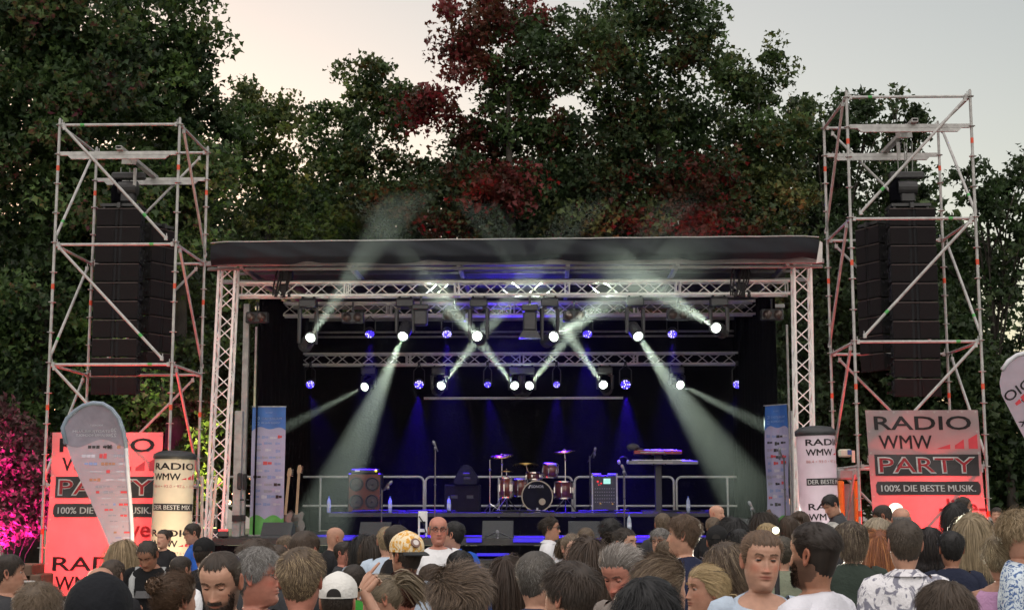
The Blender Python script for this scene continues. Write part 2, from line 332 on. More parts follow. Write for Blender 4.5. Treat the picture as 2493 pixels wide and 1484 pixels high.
X = at(512, 1222, 30).x; shr = thing('shrub', (X, 30, 0), 'slim shrub with lime green lit leaves beside the left truss leg', 'shrub'); m_ = ppm(30)
V, Fq, K = leaves([((at(x, y, 30).x-X, 0, at(x, y, 30).z), (rx*m_, .4, rz*m_), None) for x, y, rx, rz in [(506, 1020, 24, 34), (510, 1075, 26, 40), (500, 1130, 22, 40), (510, 1200, 26, 60)]], .16, 330, [(.075, .10, .02), (.11, .13, .03), (.05, .075, .02)], 71, .3)
npmesh('foliage', V, Fq, leafm, shr, col=K); b = MB(); b.path([(0, 0, 0), (.04, 0, 1.4), (.0, .05, 3.2)], [.05, .035, .01], 6); b.build('stem', bark, shr)
# ------------------------------------------------------------------ materials of the stage
alu = mat('aluminium', (.80, .79, .76), .5, .1, .12, 6); galv = mat('galvanised_steel', (.35, .345, .335), .55, .25, .2, 9)
blackm = mat('black_paint', (.018, .018, .02), .45, var=.2); rubber = mat('black_rubber', (.012, .012, .013), .7)
cloth_b = mat('black_cloth', (.0025, .0025, .004), .95, var=.25, scale=3, bump=.3, bscale=20, spec=.05)
tarp = mat('grey_tarpaulin', (.015, .0175, .022), .75, var=.18, scale=2.2, bump=.6, bscale=3.5, spec=.2)
roof_steel = mat('roof_steel', (.24, .235, .23), .5, .4)
tarp_in = mat('tarpaulin_lining', (.06, .055, .06), .6, var=.2, scale=2, bump=.5, bscale=4)
deckm = mat('stage_deck', (.035, .033, .032), .6, var=.25, scale=5, bump=.2); tape_r = mat('red_tape', (.55, .06, .02), .5); tape_g = mat('green_tape', (.05, .28, .06), .5)
white_p = mat('white_plastic', (.7, .7, .7), .5)
YF, YB = 26.9, 33.2                                     # front truss legs and rear curtain
# ------------------------------------------------------------------ scaffold towers
def scaffold(px_l, px_r, levels, tops, Yf, mir, label):
    """layher style tower 2 m deep; px_l / px_r = pole positions at the first level, levels = display rows of the nodes"""
    xl, xr = at(px_l, levels[0], Yf).x, at(px_r, levels[0], Yf).x; Yk = Yf+2.0
    zs = [at(CX, y, Yf).z for y in levels]; step = (zs[0]-zs[-1])/(len(zs)-1)
    zb = zs[-1]
    while zb-step > .15: zb -= step; zs.append(zb)
    root = thing('scaffold_tower', ((xl+xr)/2, Yf+1, 0), label, 'scaffold tower', 'scaffold towers beside the stage'); o = root.location
    P = lambda x, y, z: Vector((x, y, z))-o
    top = zs[0]+.10
    for (x, y) in ((xl, Yf), (xr, Yf), (xl, Yk), (xr, Yk)):
        s = MB(); s.tube(P(x, y, .04), P(x, y, top), .0242, 12); s.tube(P(x, y, top), P(x, y, top+.02), .019, 8)
        z = zs[0]
        while z > .2:
            s.lathe([(.024, -.005), (.062, -.005), (.062, .005), (.024, .005)], P(x, y, z), n=12); z -= step/4
        s.box(P(x, y, .025), (.15, .15, .012)); s.tube(P(x, y, .03), P(x, y, .3), .017, 8); so_ = s.build('standard', galv, root, smooth=False)
        for k in range(4):
            z = zs[0]-step*(k+.37)
            if z > .3: tp = MB(); tp.tube(P(x, y, z-.045), P(x, y, z+.045), .0262, 12); tp.build('tape_band', tape_r, so_)
    def bar(name, a, b, r=.0242, head=True, tape=None):
        m = MB(); a, b = P(*a), P(*b); d = (b-a).normalized(); m.tube(a+d*.06, b-d*.06, r, 10)
        for e, q in ((a, 1), (b, -1)):
            m.box(e+d*q*.06, (.05, .05, .07)); m.box(e+d*q*.045+Vector((0, 0, .03)), (.012, .02, .12))
        ob = m.build(name, galv, root)
        if tape: t = MB(); c_ = a.lerp(b, tape); t.tube(c_-d*.035, c_+d*.035, r+.0022, 10); t.build('tape_band', tape_g, ob)
    for i, z in enumerate(zs):
        bar('ledger', (xl, Yf, z), (xr, Yf, z), tape=[.19, .8, .82, .3, .5][i % 5]); bar('ledger', (xl, Yk, z), (xr, Yk, z), tape=.2 if i % 2 else None)
        bar('ledger', (xl, Yf, z), (xl, Yk, z)); bar('ledger', (xr, Yf, z), (xr, Yk, z))
        if i+1 < len(zs):
            z2 = zs[i+1]; e = .12
            L_, R_ = (xl, xr) if not mir else (xr, xl); dx = e if not mir else -e
            bar('brace', (L_+dx*.5, Yf-.045, z-.02), (R_-dx, Yf-.045, z2+.05), tape=.78)
            bar('brace', (R_-dx, Yk+.045, z-.05), (L_+dx, Yk+.045, z2+.08))
            bar('brace', (L_-dx*.35, Yf+.1, z2+.1), (L_-dx*.35, Yk-.1, z-.06), tape=.2)
            bar('brace', (R_+dx*.35, Yf+.08, z-.05), (R_+dx*.35, Yk-.08, z2+.1))
    zc = zs[0]-step*.262                                  # double transoms and the spine beam that carry the hoist
    for y in (Yf-.0, Yk):
        m = MB(); m.box(P((xl+xr)/2, y, zc+.03), (xr-xl-.06, .05, .065)); m.prism([(-(xr-xl)*.39, -.06), ((xr-xl)*.39, -.06), ((xr-xl)*.42, 0), (-(xr-xl)*.42, 0)], .05, Matrix.Translation(P((xl+xr)/2, y, zc-.006)))
        for k in range(5): m.box(P(xl+(xr-xl)*(.2+.15*k), y-.027, zc+.03), (.03, .006, .03))
        m.build('transom', galv, root)
    m = MB(); xm = xl+(xr-xl)*(.52 if not mir else .53)
    m.box(P(xm, Yf+1, zc+.125), (.1, 2.3, .012)); m.box(P(xm, Yf+1, zc+.075), (.1, 2.3, .012))
    for k in (-1, 1): m.box(P(xm+k*.047, Yf+1, zc+.1), (.008, 2.3, .04))
    m.build('spine_beam', galv, root)
    return xl, xr, zs, zc, xm
TL = scaffold(146, 438, [297, 590, 884, 1180], None, 23.6, False, 'left scaffold tower of grey tubes holding a black loudspeaker column')
TR = scaffold(2061, 2362, [243, 537, 834, 1135], None, 23.4, True, 'right scaffold tower of grey tubes rising against the pale sky')
# ------------------------------------------------------------------ line arrays
grille = mat('speaker_grille', (.010, .008, .009), .8, var=.15, scale=30, bump=.4, bscale=220, spec=.15)
cabm = mat('speaker_box', (.010, .010, .012), .7, var=.15, bump=.3, bscale=120, spec=.2)
def array(px, py0, py1, Y, n, yaw, w, label, bend=.4):
    top = at(px, py0, Y); h = (top.z-at(px, py1, Y).z)/n
    root = thing('line_array', (top.x, Y, top.z), label, 'speaker array', 'loudspeaker columns in the towers', rz=R(yaw))
    bp = MB(); bp.box((0, .05, .06), (w*.86, .5, .05)); bp.box((0, .05, .045), (.06, .62, .09))
    for k in (-1, 1): bp.box((k*w*.36, .05, .02), (.04, .45, .09))
    bp.build('flying_frame', blackm, root)
    d = .5; z = 0; y = 0; a = 0
    for i in range(n):
        a = R(bend*i*i/n); rot = Matrix.Rotation(a, 3, 'X'); c = Vector((0, y, z-h/2))
        b = MB(); T = lambda p: c+rot @ Vector(p)
        hb = h*.5*.94; 
        for k in (-1, 1):                                 # two wedge halves with a slot between them
            b.add([T(p) for p in [(k*.02, -d*.42, -hb), (k*w/2, -d*.42, -hb), (k*w/2, -d*.42, hb), (k*.02, -d*.42, hb), (k*.02, d*.5, -hb*.75), (k*w*.42, d*.5, -hb*.75), (k*w*.42, d*.5, hb*.75), (k*.02, d*.5, hb*.75)]],
                  [(0, 1, 2, 3), (7, 6, 5, 4), (1, 5, 6, 2), (3, 2, 6, 7), (0, 4, 5, 1), (0, 3, 7, 4)] if k > 0 else [(3, 2, 1, 0), (4, 5, 6, 7), (2, 6, 5, 1), (7, 6, 2, 3), (1, 5, 4, 0), (4, 7, 3, 0)])
            for q in (-.2, 0, .2): b.box(T((k*(w/2-.005), q, hb*.5)), (.03, .035, .05), rot); b.box(T((k*(w/2-.005), q+.08, -hb*.5)), (.03, .03, .04), rot)
        cb = b.build('cabinet', cabm, root)
        gr = MB()
        for k in (-1, 1):
            gr.box(T((k*w*.285, -d*.42-.008, 0)), (w*.40, .014, hb*1.86), rot, bev=.006)
        gr.box(T((0, -d*.36, 0)), (w*.1, .05, hb*1.8), rot)
        gr.build('grille', grille, cb)
        es = MB(); es.box(T((0, -d*.42-.012, hb*.97)), (w*.97, .012, .014), rot); es.build('edge_strip', mat('speaker_edge', (.05, .034, .033), .6), cb)
        z -= h*math.cos(a); y += h*math.sin(a)
    return root
array(299, 512, 962, 24.5, 10, 0, .78, 'black loudspeaker column facing the crowd inside the left tower')
array(378, 560, 900, 25.15, 8, 62, .62, 'loudspeaker column turned sideways behind the left main column')
array(2212, 512, 967, 24.3, 10, 0, .78, 'black loudspeaker column facing the crowd inside the right tower')
array(2134, 556, 905, 25.0, 8, -62, .62, 'loudspeaker column turned sideways behind the right main column')
def hoist(px, Y, zc, ztop, label, mir):
    x = at(px, 470, Y).x; root = thing('chain_hoist', (x, Y, ztop), label, 'chain hoist', 'chain hoists in the towers'); hh = zc-ztop
    m = MB(); m.box((0, 0, .52), (.58, .16, .12), bev=.02); m.build('cross_bar', blackm, root)
    m = MB(); m.lathe([(.02, -.17), (.13, -.16), (.14, 0), (.13, .16), (.02, .17)], (0, 0, .30), Matrix.Rotation(PI/2, 3, 'Y'), 16); m.box((0, .02, .14), (.26, .2, .2), bev=.03); m.build('motor', blackm, root, smooth=False)
    m = MB(); m.path([(-.16, 0, .46), (-.22, 0, .3), (-.2, 0, .08), (-.15, 0, .02)], [.05, .09, .1, .06], 8); m.build('chain_bag', cloth_b, root)
    m = MB()
    for k, (dx, dy) in enumerate(((-.12, 0), (.1, 0), (0, .05))):
        m.path([(dx, dy, .5), (dx*1.1, dy, hh*.6), (dx*1.2, dy, hh)], .009, 5)
    nl = int((hh-.6)/.05)
    for i in range(nl): m.box((.02, 0, .62+i*.05), (.03 if i % 2 else .01, .01 if i % 2 else .03, .045))
    m.build('chain', mat('steel_chain', (.25, .25, .24), .4, .8), root)
    m = MB(); m.box((.1*(-1 if mir else 1), -.35, hh+.02), (.09, .62, .09), Matrix.Rotation(R(32 if not mir else -32), 3, 'Z') @ Matrix.Rotation(R(12), 3, 'X')); m.box((.14*(-1 if mir else 1), -.1, hh-.2), (.05, .05, .32)); m.build('beam_clamp', galv, root)
hoist(312, 24.5, TL[3], at(299, 500, 24.5).z, 'chain hoist and bracket above the left loudspeaker column', False)
hoist(2208, 24.3, TR[3], at(2212, 500, 24.3).z, 'chain hoist and bracket above the right loudspeaker column', True)
# ------------------------------------------------------------------ stage: deck, roof, legs, rear frame
XL, XR = at(556, 700, YF).x, at(1952, 700, YF).x; XM = (XL+XR)/2; DZ = 1.2
stage = thing('stage', (XM, 30, 0), 'mobile concert stage with dark grey tarpaulin roof and black hangings', 'stage'); SO = stage.location
def sp(x, y, z): return Vector((x, y, z))-SO
d = MB(); d.box(sp(XM, 29.9, DZ-.06), (XR-XL+.3, 6.9, .12)); d.build('deck', deckm, stage)
d = MB(); n = 90
for i in range(n):                                        # pleated skirt along the front
    a, b2 = XL-.15+(XR-XL+.3)*i/n, XL-.15+(XR-XL+.3)*(i+1)/n; ya, yb = 26.43+(.04 if i % 2 else 0), 26.43+(0 if i % 2 else .04)
    d.add([sp(a, ya, .02), sp(b2, yb, .02), sp(b2, yb, DZ-.13), sp(a, ya, DZ-.13)], [(0, 1, 2, 3)])
d.build('skirt', cloth_b, stage)
zt = at(1250, 583, 26.3).z; zb = at(1250, 637, 26.3).z; xl, xr = at(509, 600, 26.3).x, at(1997, 600, 26.3).x
fa = MB(); nx_, nz_ = 260, 16; r = np.random.default_rng(3)
Vf = []; ph = r.random(12)*6; cre = r.random(60)**2
for j in range(nz_+1):
    for i in range(nx_+1):
        u = i/nx_; v = j/nz_; x = xl+(xr-xl)*u; z = zb+(zt-zb)*v
        y = 26.3+.008*math.sin(u*37+ph[0]+3*v)*math.sin(u*11+ph[1])+.008*math.sin(u*83+9*v+ph[2])*math.sin(u*13)+.02*(1-v)*math.sin(u*23+ph[3])**2-.01*math.sin(PI*v)
        w_ = np.interp(u*40+ph[5], np.arange(60), cre); y += .016*w_*math.sin(v*7+u*90)*math.exp(-((v-.55)/.3)**2)
        if v < .3: q_ = (1-v/.3); z += (.03*abs(math.sin(u*19+ph[4]))+.05*max(0, math.sin(u*31+ph[6]))**6)*q_; y += .10*q_
        if u < .035 or u > .965: e = min(u, 1-u)/.035; y += .12*(1-e)**2; z += -.03*(1-e)*(v)
        Vf.append(sp(x, y, z+ (u-.5)*.06))
fa.add(Vf, [(j*(nx_+1)+i, j*(nx_+1)+i+1, (j+1)*(nx_+1)+i+1, (j+1)*(nx_+1)+i) for j in range(nz_) for i in range(nx_)])
fo = fa.build('fascia', tarp, stage, smooth=True)
m = MB(); m.path([sp(xl+(xr-xl)*i/40, 26.3+(.12*(1-min(i, 40-i)/1.4)**2 if min(i, 40-i) < 1.4 else 0), zt+.012+(i/40-.5)*.06+.003*math.sin(i*1.7)) for i in range(41)], .011, 6); m.build('keder_rail', galv, fo)
m = MB(); q_ = at(1993, 612, 26.4)-SO; m.prism([(-.05, -.22), (.06, -.2), (.075, .16), (.03, .2)], .02, Matrix.Translation(q_) @ Matrix.Rotation(R(-20), 4, 'Z')); m.build('corner_flap', mat('white_tarpaulin', (.6, .6, .58), .6), stage)
ro = MB()                                                 # roof skin: sagging bays over bows
nb = 7
for j in range(nb*4+1):
    for i in range(31):
        v = j/(nb*4); x = xl+.1+(xr-xl-.2)*i/30; y = 26.45+v*7; z = zt-.02-.05*abs(math.sin(v*nb*PI))-.25*v+.05*math.sin(PI*i/30)
        ro.v.append(tuple(sp(x, y, z))); ro.c.append((1, 1, 1))
ro.f = [(j*31+i, j*31+i+1, (j+1)*31+i+1, (j+1)*31+i) for j in range(nb*4) for i in range(30)]; ro.m = [0]*len(ro.f)
ro.build('roof_skin', tarp_in, stage, smooth=True)
for k, (yy, dz_, rr) in enumerate(((26.62, -.38, .045), (26.75, -.46, .03), (28.1, -.5, .04), (29.6, -.55, .04), (31.2, -.6, .04), (32.8, -.65, .05))):
    m = MB(); m.box(sp(XM, yy, zt+dz_), (XR-XL+.75, rr*1.6, rr*2), bev=.01)
    if k < 3: m.box(sp(XM, yy+.2, zt+dz_+.2), (XR-XL+.4, .05, .05))
    m.build('roof_beam', roof_steel, stage)
for k in range(6):
    x = XL+.3+(XR-XL-.6)*k/5; m = MB(); m.box(sp(x, 29.8, zt-.42), (.08, 6.4, .1), bev=.01); m.box(sp(x, 27.6, zt-.3), (.05, .05, .3)); m.build('roof_purlin', roof_steel, stage)
def truss(p, q, w, h, name, parent, step=.5, rc=.027, rb=.012, m_=None, base=None, joints=4):
    """box truss: four chords and zigzag lacing between p and q"""
    p, q = Vector(p), Vector(q); ax = (q-p).normalized(); up = Vector((0, 0, 1)) if abs(ax.z) < .9 else Vector((0, 1, 0)); sd = ax.cross(up).normalized()
    root = thing(name, p, None, None) if base is None else base; rel = (lambda v: v-p) if base is None else (lambda v: v-base.location if base.parent is None else v)
    if parent is not None and base is None: root.parent = parent; root.location = p-parent.location
    L = (q-p).length; cor = [sd*(w/2)*a+up*(h/2)*b for a, b in ((-1, -1), (1, -1), (1, 1), (-1, 1))]
    for c_ in cor: mb = MB(); mb.tube(rel(p+c_), rel(q+c_), rc, 10); mb.build('chord', m_ or alu, root, smooth=False)
    n = max(2, int(round(L/step/2))*2); lc = MB()
    for f in range(4):
        a, b = cor[f], cor[(f+1) % 4]
        for i in range(n):
            t0, t1 = .03+(L-.06)*i/n, .03+(L-.06)*(i+1)/n; u, v = (a, b) if (i+(f % 2)) % 2 == 0 else (b, a)
            lc.tube(rel(p+ax*t0+u), rel(p+ax*t1+v), rb, 6, cap=False)
        for k in range(joints+1):
            for e in (-.04, .04):
                t = min(max(L*k/joints+e, .04), L-.04); lc.tube(rel(p+ax*t+a), rel(p+ax*t+b), rb*1.15, 6, cap=False)
    lc.build('lacing', m_ or alu, root); return root
for X in (XL, XR):
    lg = truss((X+(-.12 if X < XM else -.05), YF, DZ-.1), (X, YF, at(1250, 645, YF).z), .31, .29, 'truss_leg', stage, .3, .027, .012, joints=1)
    m = MB(); m.box((0, 0, -.02), (.5, .5, .03)); m.build('base_plate', alu, lg)
# rear and side hangings
def curtain(name, a, b, z0, z1, label, fold=.06, pitch=.35):
    a, b = Vector(a), Vector(b); L = (b-a).length; n = int(L/pitch*6); d_ = (b-a).normalized(); s_ = Vector((-d_.y, d_.x, 0)); V = []
    for j in range(9):
        for i in range(n+1):
            t = i/n; ph_ = 2*PI*t*L/pitch; p = a.lerp(b, t)+s_*(fold*math.sin(ph_+.5*math.sin(ph_*.21))*(.6+.4*j/8)); p.z = z1+(z0-z1)*j/8; V.append(p-a)
    mb = MB(); mb.add(V, [(j*(n+1)+i, (j+1)*(n+1)+i, (j+1)*(n+1)+i+1, j*(n+1)+i+1) for j in range(8) for i in range(n)])
    return tag(mb.build(name, cloth_b, None, True, a), label, 'curtain')
curtain('backdrop_curtain', (XL+.1, YB, 0), (XR-.1, YB, 0), DZ+.02, zt-.5, 'black gauze backdrop hanging across the rear of the stage', .02, .9)
curtain('side_curtain', (XL+.35, 28.2, 0), (XL+.55, YB-.1, 0), DZ+.02, zt-.6, 'black side curtain on the left of the stage')
curtain('side_curtain', (XR-.55, YB-.1, 0), (XR-.3, 28.2, 0), DZ+.02, zt-.6, 'black side curtain on the right of the stage')
# masts and thin tubes of the rear frame
for px, y0, y1, Y, w, lab in ((602, 740, 1312, 28.3, .12, 'grey square lifting mast at the left front of the stage'), (583, 1000, 1312, 27.7, .15, 'short grey lifting mast beside the left truss leg'), (625, 795, 1290, 29.6, .05, 'thin grey tube standing behind the left truss leg'), (700, 845, 1240, 32.2, .055, 'thin tube at the left edge of the backdrop'), (1850, 812, 1240, 32.2, .075, 'grey tube at the right edge of the backdrop'), (1915, 790, 1240, 30, .05, 'thin grey tube behind the right banner stand'), (1933, 1000, 1290, 27.7, .15, 'short grey lifting mast beside the right truss leg')):
    p = at(px, y0, Y); q = at(px, y1, Y); t = thing('mast', (p.x, Y, DZ), lab, 'mast'); m = MB(); m.box((0, 0, (p.z-DZ)/2), (w, w, p.z-DZ), bev=.008); m.build('post', galv, t)
    if w > .1:
        m = MB(); m.box((.02, -.09, .35), (w*1.15, .06, .12)); m.box((.06, -.08, 1.05), (w*.6, .1, .32), bev=.02); m.tube((.08, -.12, .7), (.16, -.12, .7), .015, 8); m.build('winch', blackm, t)
# ------------------------------------------------------------------ lighting trusses
def ltruss(px0, px1, y0, y1, Y, label, step, j):
    a = at(px0, (y0+y1)/2, Y); b = at(px1, (y0+y1)/2, Y); h = (at(px0, y0, Y)-at(px0, y1, Y)).length
    z = (a.z+b.z)/2; t = truss((a.x, Y, z), (b.x, Y, z), .29, h, 'lighting_truss', None, step, joints=j); tag(t, label, 'truss', 'lighting trusses'); return t, z-h/2
T1, z1 = ltruss(580, 1920, 688, 719, 27.4, 'bright front lighting truss below the roof edge', .29, 5)
T2, z2 = ltruss(649, 1851, 737, 767, 30.3, 'middle lighting truss in shadow below the front truss', .32, 4)
T3, z3 = ltruss(720, 1825, 861, 887, 32.4, 'low rear lighting truss in front of the backdrop', .3, 4)
for k, (px, yy, Y) in enumerate(((690, 640, 27.4), (1803, 632, 27.4))):
    p = at(px, 720, Y); top = at(px, yy, Y); t = thing('chain_hoist', (p.x, Y, p.z), 'black hoist with cables holding the %s end of the front truss' % ('left', 'right')[k], 'chain hoist'); hh = top.z-p.z
    m = MB(); m.box((.0, 0, hh*.48), (.16, .14, hh*1.05), bev=.02); m.box((.08, .0, hh*.62), (.2, .2, .3), bev=.04); m.build('motor', blackm, t)
    m = MB(); rr = random.Random(k)
    for i in range(7): x0 = rr.uniform(-.25, .25); m.path([(x0*.5, -.1, hh), (x0, -.17, hh*.6), (x0*.9-.05, -.19, hh*.25), (x0*.6-.1, -.17, -.02)], .016, 5)
    m.build('cable', rubber, t)
    m = MB()
    for e in (-.12, .04, .14): m.tube((e, -.15, -.04), (e, -.15, .05), .035, 8)
    m.build('clamp', rubber, t)
p0, p1 = at(690, 809, 32.8), at(1850, 812, 32.8); pb = MB()
for dz_ in (0, -.11): pb.tube((0, 0, dz_), (p1.x-p0.x, 0, dz_), .024, 8)
tag(pb.build('curtain_pipe', galv, None, False, p0), 'pair of thin tubes across the top of the backdrop', 'pipe')
p0, p1 = at(1032, 968, 33.0), at(1517, 968, 33.0); pb = MB(); pb.tube((0, 0, 0), (p1.x-p0.x, 0, 0), .022, 8); pb.box(((p1.x-p0.x)/2, .02, -.01), (p1.x-p0.x, .01, .05))
tag(pb.build('curtain_bar', alu, None, False, p0), 'slim pale bar crossing the middle of the backdrop', 'bar')
# ------------------------------------------------------------------ railing behind the stage
def rail(px0, px1, n, lab, Y=32.6):
    a, b = at(px0, 1160, Y), at(px1, 1160, Y); h = a.z-DZ; w = b.x-a.x; t = thing('handrail', (a.x, Y, DZ), lab, 'handrail', 'handrails round the stage')
    m = MB(); r_ = .12; pts = [(0, 0, 0), (0, 0, h-r_)]+[(r_-r_*math.cos(k*PI/10), 0, h-r_+r_*math.sin(k*PI/10)) for k in range(1, 6)]
    pts += [(w-p[0], 0, p[2]) for p in reversed(pts)]; m.path(pts, .026, 8); m.build('frame', alu, t, smooth=True)
    m = MB(); m.tube((.02, 0, h*.47), (w-.02, 0, h*.47), .024, 8); m.build('mid_rail', alu, t)
    for k in range(1, n):
        m = MB(); m.tube((w*k/n, 0, 0), (w*k/n, 0, h), .024, 8); m.build('post', alu, t)
rail(530, 1032, 2, 'left section of the grey handrail behind the amplifier'); rail(1036, 1393, 2, 'handrail section behind the drum kit'); rail(1399, 1640, 2, 'handrail section behind the keyboards'); rail(1647, 1895, 2, 'right section of the grey handrail, empty in front')
# ------------------------------------------------------------------ lamps on the trusses
lens_on = emit('lit_lens', (.86, 1, .82), 4); lens_off = mat('dark_lens', (.05, .05, .055), .12, spec=.8)
lens_dim = emit('warm_lens', (1, .78, .6), .06); led_blue = emit('blue_led', (.06, .03, 1), .6); led_core = emit('blue_led_core', (.35, .3, 1), .8)
fix_m = mat('lamp_housing', (.03, .03, .034), .4, var=.2)
def rot_to(d): return Vector(d).to_track_quat('-Z', 'Y').to_matrix()
def mover(px, py, Y, ztop, target, label, power, angle, on=True, col=(.84, 1, .82), blend=.5):
    p = at(px, py, Y); d = (Vector(target)-p).normalized(); rm = rot_to(d)
    c = p-d*.2                                             # pivot of the head, behind the lens
    root = thing('moving_head', (c.x, c.y, ztop), label, 'stage light', 'moving heads on the trusses'); o = root.location; hz = c.z-ztop
    m = MB(); m.box((0, 0, -.12), (.34, .26, .15), bev=.02); m.box((0, 0, -.03), (.3, .07, .04))
    for k in (-1, 1): m.box((k*.11, 0, .02), (.04, .06, .14)); m.tube((k*.11, 0, .05), (k*.11, 0, .09), .04, 8)
    m.build('base', fix_m, root)
    sd = Vector((-d.y, d.x, 0)).normalized() if abs(d.z) < .99 else Vector((1, 0, 0)); y = MB()
    for k in (-1, 1):
        a = sd*(.17*k); y.path([a*.5+Vector((0, 0, -.2)), a+Vector((0, 0, -.24)), a+Vector((0, 0, hz-.03))], [.045, .045, .035], 6)
    y.build('yoke', fix_m, root)
    h = MB(); h.lathe([(.06, .24), (.115, .2), (.13, .05), (.12, -.1), (.125, -.17), (.12, -.185), (.105, -.185), (.1, -.14)], (0, 0, hz), rm, 16)
    for k in range(5): h.lathe([(.118, .18-k*.03), (.136, .175-k*.03), (.136, .165-k*.03), (.118, .16-k*.03)], (0, 0, hz), rm, 12)
    hd = h.build('head', fix_m, root)
    L = MB(); L.lathe([(.086, -.165), (.074, -.186), (.046, -.2), (.02, -.205)], (0, 0, hz), rm, 16); L.build('lens', lens_on if on else lens_off, hd, smooth=True)
    if on: light('beam', 'SPOT', p+d*.06, power, col, p+d*5, .05, angle, blend)
    return root
ZF, ZR = z1-.02, z3-.02
PW = 12500
mover(757, 820, 27.3, ZF, at(930, 560, 24.2), 'leftmost front moving head with a broad beam rising to the right', PW*.5, 10)
mover(980, 820, 27.3, ZF, at(790, 1260, 23.4), 'front moving head throwing a broad beam down to the left', PW*1.0, 11.5)
mover(1161, 817, 27.3, ZF, at(1110, 765, 25.2), 'front moving head at the crossing of two thin beams', PW*.3, 7)
mover(1350, 818, 27.3, ZF, at(1520, 715, 24.9), 'front moving head with a broad beam rising right under the truss', PW*.7, 11.5)
mover(1555, 820, 27.3, ZF, at(1815, 1200, 23.4), 'front moving head throwing a broad beam down to the right', PW*1.0, 11.5)
mover(1742, 797, 27.3, ZF, at(1590, 700, 24.6), 'rightmost front moving head seen from the side, beam rising to the left', PW*.7, 9)
mover(886, 942, 32.3, ZR, at(585, 1095, 28.6), 'leftmost rear moving head with a thin beam falling to the left', PW*.7, 5)
mover(1075, 937, 32.3, ZR, at(1235, 735, 28.0), 'rear moving head whose thin beam rises right towards the crossing', PW*1.7, 5)
mover(1252, 937, 32.3, ZR, at(1092, 735, 28.0), 'rear moving head whose thin beam rises left towards the crossing', PW*1.7, 5)
mover(1290, 937, 32.3, ZR, at(1450, 735, 28.0), 'rear moving head right of the middle, thin beam rising right', PW*1.7, 5)
mover(1468, 935, 32.3, ZR, at(1330, 735, 28.0), 'rear moving head right of the middle, thin beam rising left', PW*1.7, 5)
mover(1658, 937, 32.3, ZR, at(1900, 1055, 28.6), 'rightmost rear moving head with a thin beam falling to the right', PW*.7, 5)
def par(px, py, Y, ztop, tgt, label, r=.105):
    p = at(px, py, Y); rm = rot_to(Vector(tgt)-p); root = thing('par_lamp', (p.x, p.y, ztop), label, 'stage light', 'blue lamps on the trusses'); hz = p.z-ztop
    m = MB(); m.lathe([(.05, .16), (r*.85, .13), (r, .03), (r*1.04, -.02), (r*.95, -.02), (r*.9, .0)], (0, 0, hz), rm, 16); m.build('housing', fix_m, root)
    b = MB()
    for k in (-1, 1): b.path([(0, 0, 0), (k*r*1.1, 0, min(-.04, hz*.3)), (k*r*1.12, 0, hz)], .012, 5)
    b.tube((0, 0, -.02), (0, 0, .07), .03, 8); b.build('bracket', fix_m, root)
    L = MB(); rr = random.Random(int(px)); n = 0
    f = MB(); f.lathe([(r*.9, .012), (.01, .012)], (0, 0, hz), rm, 16); f.build('reflector', mat('dark_blue_filter', (.01, .008, .1), .3), root)
    for ring, cnt in ((0, 1), (.42, 6), (.78, 10)):
        for k in range(cnt):
            a = 2*PI*k/cnt; q = rm @ Vector((r*ring*math.cos(a), r*ring*math.sin(a), -.012)); L.ball(q+Vector((0, 0, hz)), r*.135, n=8, mi=1 if rr.random() < .45 else 0)
    L.build('led_array', [led_blue, led_core], root, smooth=True)
    return root
for i, (px, lab) in enumerate(((755, 'leftmost blue lamp under the rear truss'), (1020, 'bright blue lamp under the rear truss left of a thin beam'), (1187, 'small dim blue lamp between two rear beams'), (1355, 'dim blue lamp under the rear truss above the mixer rack'), (1523, 'brightest blue lamp under the rear truss, above the keyboards'), (1795, 'rightmost blue lamp under the rear truss'))):
    par(px, 935, 32.2, ZR, at(px+(1250-px)*.1, 1330, 26), lab, [.1, .11, .08, .08, .12, .1][i])
for px, lab in ((900, 'blue lamp under the middle truss, left of the downward beam'), (1088, 'blue lamp under the middle truss beside the left crossing'), (1430, 'blue lamp under the middle truss beside the right broad beam'), (1637, 'blue lamp under the middle truss, right end')):
    par(px, 812, 30.2, z2-.02, at(px+20, 1300, 26), lab, .105)
def blinder(px, py, Y, lab):
    p = at(px, py, Y); root = thing('blinder_lamp', (p.x, Y, p.z), lab, 'stage light', 'two eyed blinder lamps under the truss'); m = MB(); m.box((0, .06, 0), (.44, .16, .22), bev=.02); m.box((0, .05, .2), (.03, .04, .22)); m.build('housing', fix_m, root)
    for k in (-1, 1):
        b = MB(); b.lathe([(.085, -.03), (.08, 0), (.04, .04), (.01, .05)], (k*.105, -.02, 0), Matrix.Rotation(-PI/2, 3, 'X'), 16); b.build('reflector', mat('blinder_reflector', (.12, .09, .08), .3, .6), root, smooth=True)
        b = MB(); b.ball((k*.105, -.015, -.015), .037, n=10); b.build('bulb', lens_dim, root, smooth=True)
for px, py, lab in ((625, 772, 'two eyed blinder lamp at the left end under the front truss'), (858, 772, 'two eyed blinder lamp behind the left rising beam'), (1105, 768, 'two eyed blinder lamp left of the first crossing'), (1398, 768, 'two eyed blinder lamp behind the broad right beam'), (1651, 765, 'two eyed blinder lamp beside the right rising beam'), (1880, 765, 'two eyed blinder lamp at the right end under the front truss')):
    blinder(px, py, 27.9, lab)
